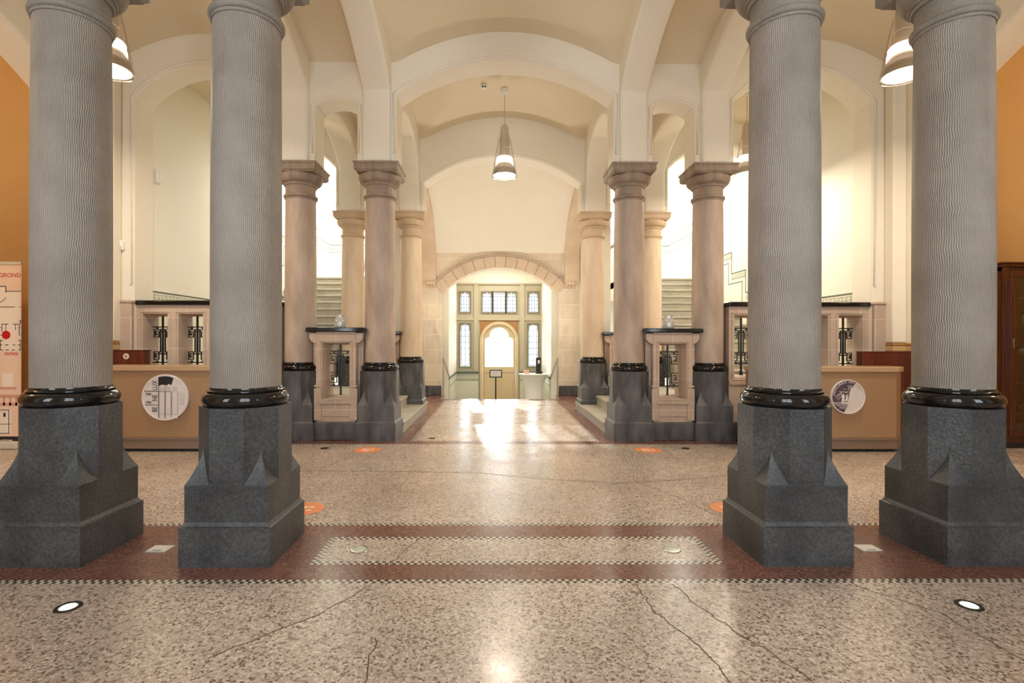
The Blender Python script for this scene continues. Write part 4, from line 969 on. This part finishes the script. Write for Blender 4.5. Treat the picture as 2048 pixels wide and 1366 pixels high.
# orange stickers
def sticker(x, y, label):
    t = thing('floor_sticker', label, 'sticker', (x, y, 0.0), 'orange distance stickers')
    MB().lathe([(0.18, 0.0005), (0.18, 0.002)], 48).build('disc', M['orange'], t)
    m = MB()
    for k in (-1, 1):
        m.prism([(-0.085 + 0.01 * k, k * 0.042 - 0.016), (0.02, k * 0.042 - 0.022), (0.03, k * 0.042 + 0.018), (-0.085, k * 0.042 + 0.014)], 'z', 0.002, 0.003)
        m.prism([(0.045, k * 0.042 - 0.012), (0.09, k * 0.042 - 0.012), (0.09, k * 0.042 + 0.012), (0.045, k * 0.042 + 0.012)], 'z', 0.002, 0.003)
    m.build('footprints', M['white'], t)
sticker(-1.90, 7.0, 'orange round floor sticker before the left walkway column')
sticker(1.965, 7.0, 'orange round floor sticker before the right walkway column')
sticker(-1.86, 4.54, 'orange round floor sticker half hidden by the left inner grey column')
sticker(1.97, 4.54, 'orange round floor sticker half hidden by the right inner grey column')
# wall boxes
t = thing('wall_box', 'small white alarm box on the pilaster left of the counter niche', 'wall box', (-5.76, 7.655, 2.92))
MB().box(-0.065, 0.065, -0.04, 0.02, -0.07, 0.07).build('housing', M['white'], t, bevel=0.012)
MB().box(-0.045, 0.045, -0.046, -0.038, -0.055, -0.02).build('grille_plate', M['plate'], t)
t = thing('wall_sensor', 'white half round sensor high on the left stair wall', 'sensor', (-5.6, 8.24, 4.03))
MB().lathe([(0.03 * sin(pi * k / 10) + 0.02 * (0 < k < 10), 0.11 - 0.11 * cos(pi * k / 10)) for k in range(11)], 20, cx=0.012).build('dome', M['white'], t)
MB().box(-0.004, 0.012, -0.07, 0.07, -0.005, 0.225).build('back_plate', M['white'], t)
# sign stand
t = thing('sign_stand', 'slim dark sign stand with a white notice before the glazed door', 'sign', (-0.12, 15.0, -0.57))
MB().lathe([(0.14, 0), (0.14, 0.012), (0.03, 0.02)], 32).build('foot', M['iron'], t)
MB().box(-0.022, 0.022, -0.012, 0.012, 0.012, 1.02).build('post', M['iron'], t)
mb = MB(); frame(mb, -0.185, 0.185, 1.0, 1.235, 0.030, -0.03, -0.012); mb.box(-0.17, 0.17, -0.014, -0.008, 1.01, 1.225); mb.build('frame', M['iron'], t)
MB().box(-0.163, 0.163, -0.022, -0.0145, 1.022, 1.213).build('notice', M['white'], t)
mb = MB()
for k in range(4): mb.box(-0.11 + 0.01 * (k % 2), 0.11 - 0.02 * (k % 3), -0.0228, -0.0218, 1.07 + 0.03 * k, 1.078 + 0.03 * k)
mb.build('text_lines', M['plate'], t)
# cocktail table and what stands on it
tx, ty = 1.0, 14.95
t = thing('cocktail_table', 'white cloth covered standing table right of the glazed door', 'table', (tx, ty, -0.57))
n = 14
MB().lathe([(0.245 + 0.06 * max(0, 0.3 - k / n) + 0.185 * max(0, (k / n - 0.5) / 0.5) ** 2.4, 1.09 * k / n) for k in range(n + 1)] + [(0.44, 1.10)], 48).build('stretch_cover', M['cloth'], t)
MB().lathe([(0.43, 1.095), (0.445, 1.10), (0.445, 1.115), (0.43, 1.12)], 48).build('tabletop', M['cloth'], t)
t = thing('dispenser', 'tall black dispenser standing on the white table', 'dispenser', (tx + 0.14, ty + 0.02, 0.551))
MB().box(-0.075, 0.075, 0.0, 0.10, 0.0, 0.47).box(-0.085, 0.105, -0.10, 0.11, 0, 0.06).build('body', M['ink'], t, bevel=0.015)
MB().box(-0.05, 0.05, -0.085, 0.01, 0.24, 0.47).build('head', M['ink'], t, bevel=0.012)
MB().box(-0.028, 0.028, -0.092, -0.08, 0.30, 0.40).build('label_plate', M['white'], t)
t = thing('card_box', 'small pink card box on the white table, left of the dispenser', 'box', (tx - 0.22, ty + 0.0, 0.551))
MB().box(-0.075, 0.075, -0.04, 0.04, 0.0, 0.10).build('box', M['pink'], t, bevel=0.004)
# handrails beside the down steps
for s in (-1, 1):
    t = thing('handrail', 'pale metal handrail descending on the %s side of the door steps' % SIDE[s], 'handrail', (s * 1.5, 13.35, 0), 'door step handrails')
    MB().tube([(0, 0, 1.05), (0, 0.15, 1.0), (s * -0.05, 1.22, 0.47), (s * -0.05, 1.36, 0.44)], 0.022, 10).build('rail', M['steel'], t)
    MB().tube([(s * -0.05, 1.15, -0.57), (s * -0.05, 1.15, 0.5)], 0.018, 10).build('post', M['steel'], t)
    MB().tube([(0, 0, -0.19), (0, 0, 1.05)], 0.018, 10).build('post', M['steel'], t)

# ================================================================== BANNER
def banner():
    x0, x1, yb = -7.66, -6.715, 7.1
    t = thing('roll_up_banner', 'peach roll-up banner with floor plan and red lettering at the left edge', 'banner', ((x0 + x1) / 2, yb, 0))
    c = (x0 + x1) / 2
    MB().box(x0 - c, x1 - c, -0.004, 0.0, 0.10, 2.56).build('sheet', M['peach'], t)
    MB().box(x0 - c - .02, x1 - c + .02, -0.09, 0.09, 0.0, 0.10).build('base_case', M['plate'], t, bevel=0.02)
    MB().box(x0 - c, x1 - c, -0.012, 0.01, 2.545, 2.585).build('top_rail', M['plate'], t)
    MB().box(-0.012, 0.012, 0.03, 0.05, 0.08, 2.56).build('support_pole', M['steel'], t)
    PX = lambda p: (p - 995) * yb / 1015 - 0.1 - c
    PZ = lambda p: 1.5 - (p - 682) * yb / 1015
    f = -0.0055
    pp = MB()
    def rect(mb, a, b, z0, z1, f0=f, f1=-0.0035): mb.box(max(PX(a), x0 - c + .01), min(PX(b), x1 - c - .004), f0, f1, PZ(z1), PZ(z0))
    rect(pp, -60, 18, 577, 586); rect(pp, -60, 60, 586, 704); pp.build('plan_field', M['paper'], t)
    pp = MB(); rect(pp, -60, 30, 820, 868); pp.build('plan_field', M['paper'], t)
    ln = MB(); ln2 = MB(); F0 = -0.0068
    for a, b, z0, z1 in ((-60, 19, 575, 576.5), (18.5, 19.8, 576, 588), (19, 60, 585, 586.3), (-60, 11, 606, 607.3), (-60, 37, 616, 617.3), (46, 60, 616, 617.3), (-60, 11, 657, 658), (-60, 11, 672, 673), (-60, 9, 682, 683),
                         (11, 24, 650, 651.2), (11, 12.2, 650, 666), (19, 20, 650, 666), (33, 46, 650, 651.2), (45, 46.2, 650, 672), (37.5, 38.5, 650, 662), (46, 52, 657, 658), (46, 52, 672, 673), (8, 13, 682, 683.5), (8, 9.2, 682, 702), (44, 49, 682, 683.5), (47.5, 48.7, 682, 702),
                         (8, 14, 701, 702.5), (19, 25, 701, 702.5), (31, 37, 701, 702.5), (44, 49, 701, 702.5), (8, 12, 691, 692.5), (18, 24, 691, 692.5), (33, 38, 691, 692.5), (43, 48, 691, 692.5), (47, 54, 642, 650),
                         (-60, 25, 820, 821.2), (25, 26.2, 820, 868), (-60, 25, 866, 867.2), (-60, 30, 848, 849), (2, 5, 826, 834), (15, 19, 826, 834)):
        rect(ln if z0 < 800 else ln2, a, b, z0, z1, F0, -0.005)
    ln.prism([(PX(11), PZ(606)), (PX(11), PZ(607.3)), (PX(20), PZ(598.5)), (PX(20), PZ(597.2))], 'y', F0, -0.005)
    ln.build('plan_lines', M['ink'], t); ln2.build('plan_lines', M['ink'], t)
    g = MB()
    for a, b, z0, z1 in ((-60, 46, 790, 796), (-60, 46, 806, 812), (2, 6, 795, 812), (14, 18, 795, 812), (26, 30, 795, 812), (38, 42, 795, 812), (4, 40, 775, 780)): rect(g, a, b, z0, z1)
    g.build('building_print', M['palered'], t)
    g = MB(); rect(g, 12, 34, 748, 775); g.build('pale_tower_print', M['paper'], t)
    g = MB(); rect(g, -80, 60, 873, 892); g.build('web_strip', M['ink'], t)
    d_ = MB(); disc_y(d_, 0.058, -0.009, -0.006, 32); d_.build('location_dot', M['red'], t, loc=(PX(20), 0, PZ(672)))
    text('title', 'PLATTEGROND', 0.083, M['redtxt'], t, at(PX(49), -0.006, PZ(554), 0), 0.001, 'RIGHT')
    text('caption', 'ENTREE', 0.053, M['redtxt'], t, at(PX(30), -0.0065, PZ(709.5), 0), 0.001)
    text('web_text', 'www.muntge', 0.078, M['paper'], t, at(PX(33), -0.0065, PZ(881), 0), 0.001, 'RIGHT')
banner()

# ================================================================== DISPLAY CABINET
def cabinet():
    x0, x1, y0, y1 = 7.0, 8.3, 7.1, 7.6
    t = thing('display_cabinet', 'tall dark wood glazed display cabinet at the right edge', 'cabinet', ((x0 + x1) / 2, (y0 + y1) / 2, 0))
    cx, cy = (x0 + x1) / 2, (y0 + y1) / 2; hw, hd = (x1 - x0) / 2, (y1 - y0) / 2
    mb = MB(); mb.box(-hw, -hw + .03, -hd + .02, hd, 0.08, 2.56).box(hw - .03, hw, -hd + .02, hd, 0.08, 2.56).box(-hw, hw, hd - .02, hd, 0.08, 2.56).box(-hw, hw, -hd + .02, hd, 0.08, 0.16).box(-hw, hw, -hd + .02, hd, 2.50, 2.56)
    mb.build('carcass', M['cabwood'], t, bevel=0.004)
    MB().box(-hw - .02, hw + .02, -hd - .02, hd, 2.56, 2.60).box(-hw - .035, hw + .035, -hd - .035, hd, 2.60, 2.625).build('cornice', M['cabwood'], t, bevel=0.008)
    MB().box(-hw + .02, hw - .02, -hd + .03, hd - .02, 0, 0.08).build('plinth', M['dark'], t)
    mb = MB()
    for sx in (-1, 1):
        mb.box(sx * hw, sx * (hw - .09), -hd, -hd + .03, 0.08, 2.56)
        for k in range(4): mb.box(sx * (hw - .022 - .017 * k), sx * (hw - .030 - .017 * k), -hd - .006, -hd, 0.35, 2.36)
    mb.build('fluted_stile', M['cabwood'], t, bevel=0.003)
    for sx in (-1, 1):
        a, b = sorted((sx * (hw - .09), 0.0))
        d = MB(); frame(d, a, b, 0.16, 2.50, 0.085, -hd - .012, -hd + .015); o = d.build('door', M['cabwood'], t, bevel=0.006)
        MB().box(a + .08, b - .08, -hd, -hd + .004, 0.24, 2.42).build('glass_pane', M['glass'], o)
        MB().box((a + .05) if sx > 0 else a + .035, (a + .06) if sx > 0 else a + .05, -hd - .022, -hd - .012, 1.42, 1.55).build('door_handle', M['steel'], o)
    for z in (0.50, 0.92, 1.33, 1.72, 2.12):
        MB().box(-hw + .03, hw - .03, -hd + .03, hd - .02, z - .012, z + .012).build('shelf', M['cabwood'], t)
    # what stands on the shelves
    rnd = random.Random(3)
    bz = MB().lathe([(0.04, 0), (0.055, 0.02), (0.07, 0.09), (0.05, 0.16), (0.025, 0.19), (0.03, 0.22)], 20)
    cols = [((0.45, 0.30, 0.09), 'brass vase'), ((0.50, 0.10, 0.05), 'red bowl'), ((0.10, 0.10, 0.11), 'dark pot'), ((0.62, 0.55, 0.38), 'cream dish')]
    for i, z in enumerate((0.512, 0.932, 1.342, 1.732, 2.132)):
        for k in range(3):
            c, nm = cols[(i + k) % 4]
            m = M.setdefault('ex_' + nm, simple('exhibit_' + nm.replace(' ', '_'), c, 0.35, 0.2))
            kx = -hw + .24 + .34 * k
            sc_ = 0.7 + 0.3 * rnd.random()
            o = MB().lathe([(r * sc_ * (1.5 if 'bowl' in nm or 'dish' in nm else 1), zz * sc_ * (0.45 if 'bowl' in nm or 'dish' in nm else 1)) for r, zz in [(0.04, 0), (0.055, 0.02), (0.07, 0.09), (0.05, 0.16), (0.025, 0.19), (0.03, 0.22)]], 20).build(nm.split()[1], m, loc=(cx + kx, cy - 0.02, z))
            row = ['bottom shelf', 'second shelf from below', 'middle shelf', 'fourth shelf from below', 'top shelf'][i]
            tag(o, '%s on the %s of the display cabinet, %s' % (nm, row, ['at its left end', 'in its middle', 'towards its right end'][k]), nm.split()[1], 'exhibits in the display cabinet')
cabinet()

# ================================================================== BACK WALL (entrance front behind the viewer) with tall windows added for cool daylight
mb = MB(); wh = [(-5.2, -3.7, 0.9, 4.6), (-1.2, 1.2, 0.6, 5.0), (3.7, 5.2, 0.9, 4.6)]
hole_wall(mb, -6.45, 6.45, 0, 6.6, wh, -1.2, -1.0)
struct('wall_front', mb, M['plaster'])
for i, h in enumerate(wh):
    m = MB(); frame(m, *h, 0.08, -1.15, -1.05)
    m.box((h[0] + h[1]) / 2 - .03, (h[0] + h[1]) / 2 + .03, -1.15, -1.05, h[2], h[3]); m.box(h[0], h[1], -1.15, -1.05, 3.2, 3.27)
    o = struct('window_%d' % (12 + i), m, M['screen']); MB().box(h[0], h[1], -1.10, -1.096, h[2], h[3]).build('glass_pane', M['glass'], o)

# ================================================================== LIGHT
def area(name, loc, rot, sx, sy, w, color):
    l = bpy.data.lights.new(name, 'AREA'); l.shape = 'RECTANGLE'; l.size = sx; l.size_y = sy; l.energy = w; l.color = color
    o = bpy.data.objects.new(name, l); COL.objects.link(o); o.location = loc; o.rotation_euler = rot; return o
DAY = (1.0, 0.985, 0.95); COOL = (0.82, 0.91, 1.0)
for h, w in zip(wh, (105, 165, 105)):
    area('daylight_front_window', ((h[0] + h[1]) / 2, -1.25, (h[2] + h[3]) / 2), (radians(90), 0, 0), h[1] - h[0], h[3] - h[2], w, COOL)
for s in (-1, 1):
    l = bpy.data.lights.new('side_hall_fill', 'POINT'); l.energy = 110; l.color = (1.0, 0.78, 0.50); l.shadow_soft_size = 0.25  # unseen warm fill added to light the ochre side hall
    o = bpy.data.objects.new('side_hall_fill', l); COL.objects.link(o); o.location = (s * 8.2, 4.5, 4.9)
area('vestibule_fill', (0, 16.0, 4.05), (0, 0, 0), 1.2, 1.2, 48, (1.0, 0.95, 0.84))  # unseen fill added under the ceiling to brighten the vestibule
for s in (-1, 1):                       # made-up floor uplights, added to brighten the end bay vault
    spot(s * 1.12, 12.45, 1, 'added glowing floor light at the far end of the walkway, %s side' % SIDE[s], 0.055)
    l = bpy.data.lights.new('fill_uplight', 'SPOT'); l.energy = 170; l.color = (1.0, 0.93, 0.80); l.spot_size = radians(120); l.spot_blend = 0.8; l.shadow_soft_size = 0.05
    o = bpy.data.objects.new('fill_uplight', l); COL.objects.link(o); o.location = (s * 1.12, 12.45, 0.02); o.rotation_euler = (radians(180), 0, 0)
area('daylight_door', (0, 17.75, 1.6), (radians(-90), 0, 0), 2.6, 3.2, 130, DAY)
l = bpy.data.lights.new('sun', 'SUN'); l.energy = 8; l.color = (1.0, 0.96, 0.88); l.angle = radians(0.6)
o = bpy.data.objects.new('sun', l); COL.objects.link(o)
o.rotation_euler = Vector((0.10, -1, -0.30)).to_track_quat('-Z', 'Y').to_euler(); o.location = (0, 25, 10)
w = bpy.data.worlds.new('sky'); sc.world = w; w.use_nodes = True
bg = w.node_tree.nodes['Background']; bg.inputs['Color'].default_value = (0.95, 0.98, 1.0, 1); bg.inputs['Strength'].default_value = 2.2

# ================================================================== CAMERA
cam = bpy.data.cameras.new('camera'); co = bpy.data.objects.new('camera', cam); COL.objects.link(co); sc.camera = co
cam.sensor_width = 36.0; cam.lens = 1017.0 / 2048 * 36; cam.clip_start = 0.05; cam.clip_end = 200
co.matrix_world = Matrix.Translation((-0.156, 0, 1.4936)) @ Matrix.Rotation(-0.0076, 4, 'Z') @ Matrix.Rotation(pi / 2, 4, 'X') @ Matrix.Rotation(0.0021, 4, 'Z')
cam.shift_x = 27.1 / 2048

# ------------------------------------------------------------------ scale the working unit to metres
for o in list(sc.objects):
    if o.parent is None:
        o.location = o.location * S
        if o.type not in ('CAMERA', 'LIGHT'): o.scale = o.scale * S
for o in sc.objects:
    if o.type == 'LIGHT' and o.data.type == 'AREA' and o.parent is None: o.data.size *= S; o.data.size_y *= S
    if o.type == 'LIGHT' and o.data.type != 'SUN': o.data.energy *= S * S

# ------------------------------------------------------------------ view
sc.view_settings.view_transform = 'Standard'; sc.view_settings.look = 'None'; sc.view_settings.gamma = 1; sc.view_settings.use_curve_mapping = False
sc.view_settings.exposure = 0.30
cy = sc.cycles
cy.use_denoising = True; cy.denoising_prefilter = 'NONE'; cy.max_bounces = 10; cy.diffuse_bounces = 6; cy.glossy_bounces = 4; cy.transmission_bounces = 6; cy.transparent_max_bounces = 16
cy.caustics_reflective = False; cy.caustics_refractive = False; cy.sample_clamp_indirect = 6.0
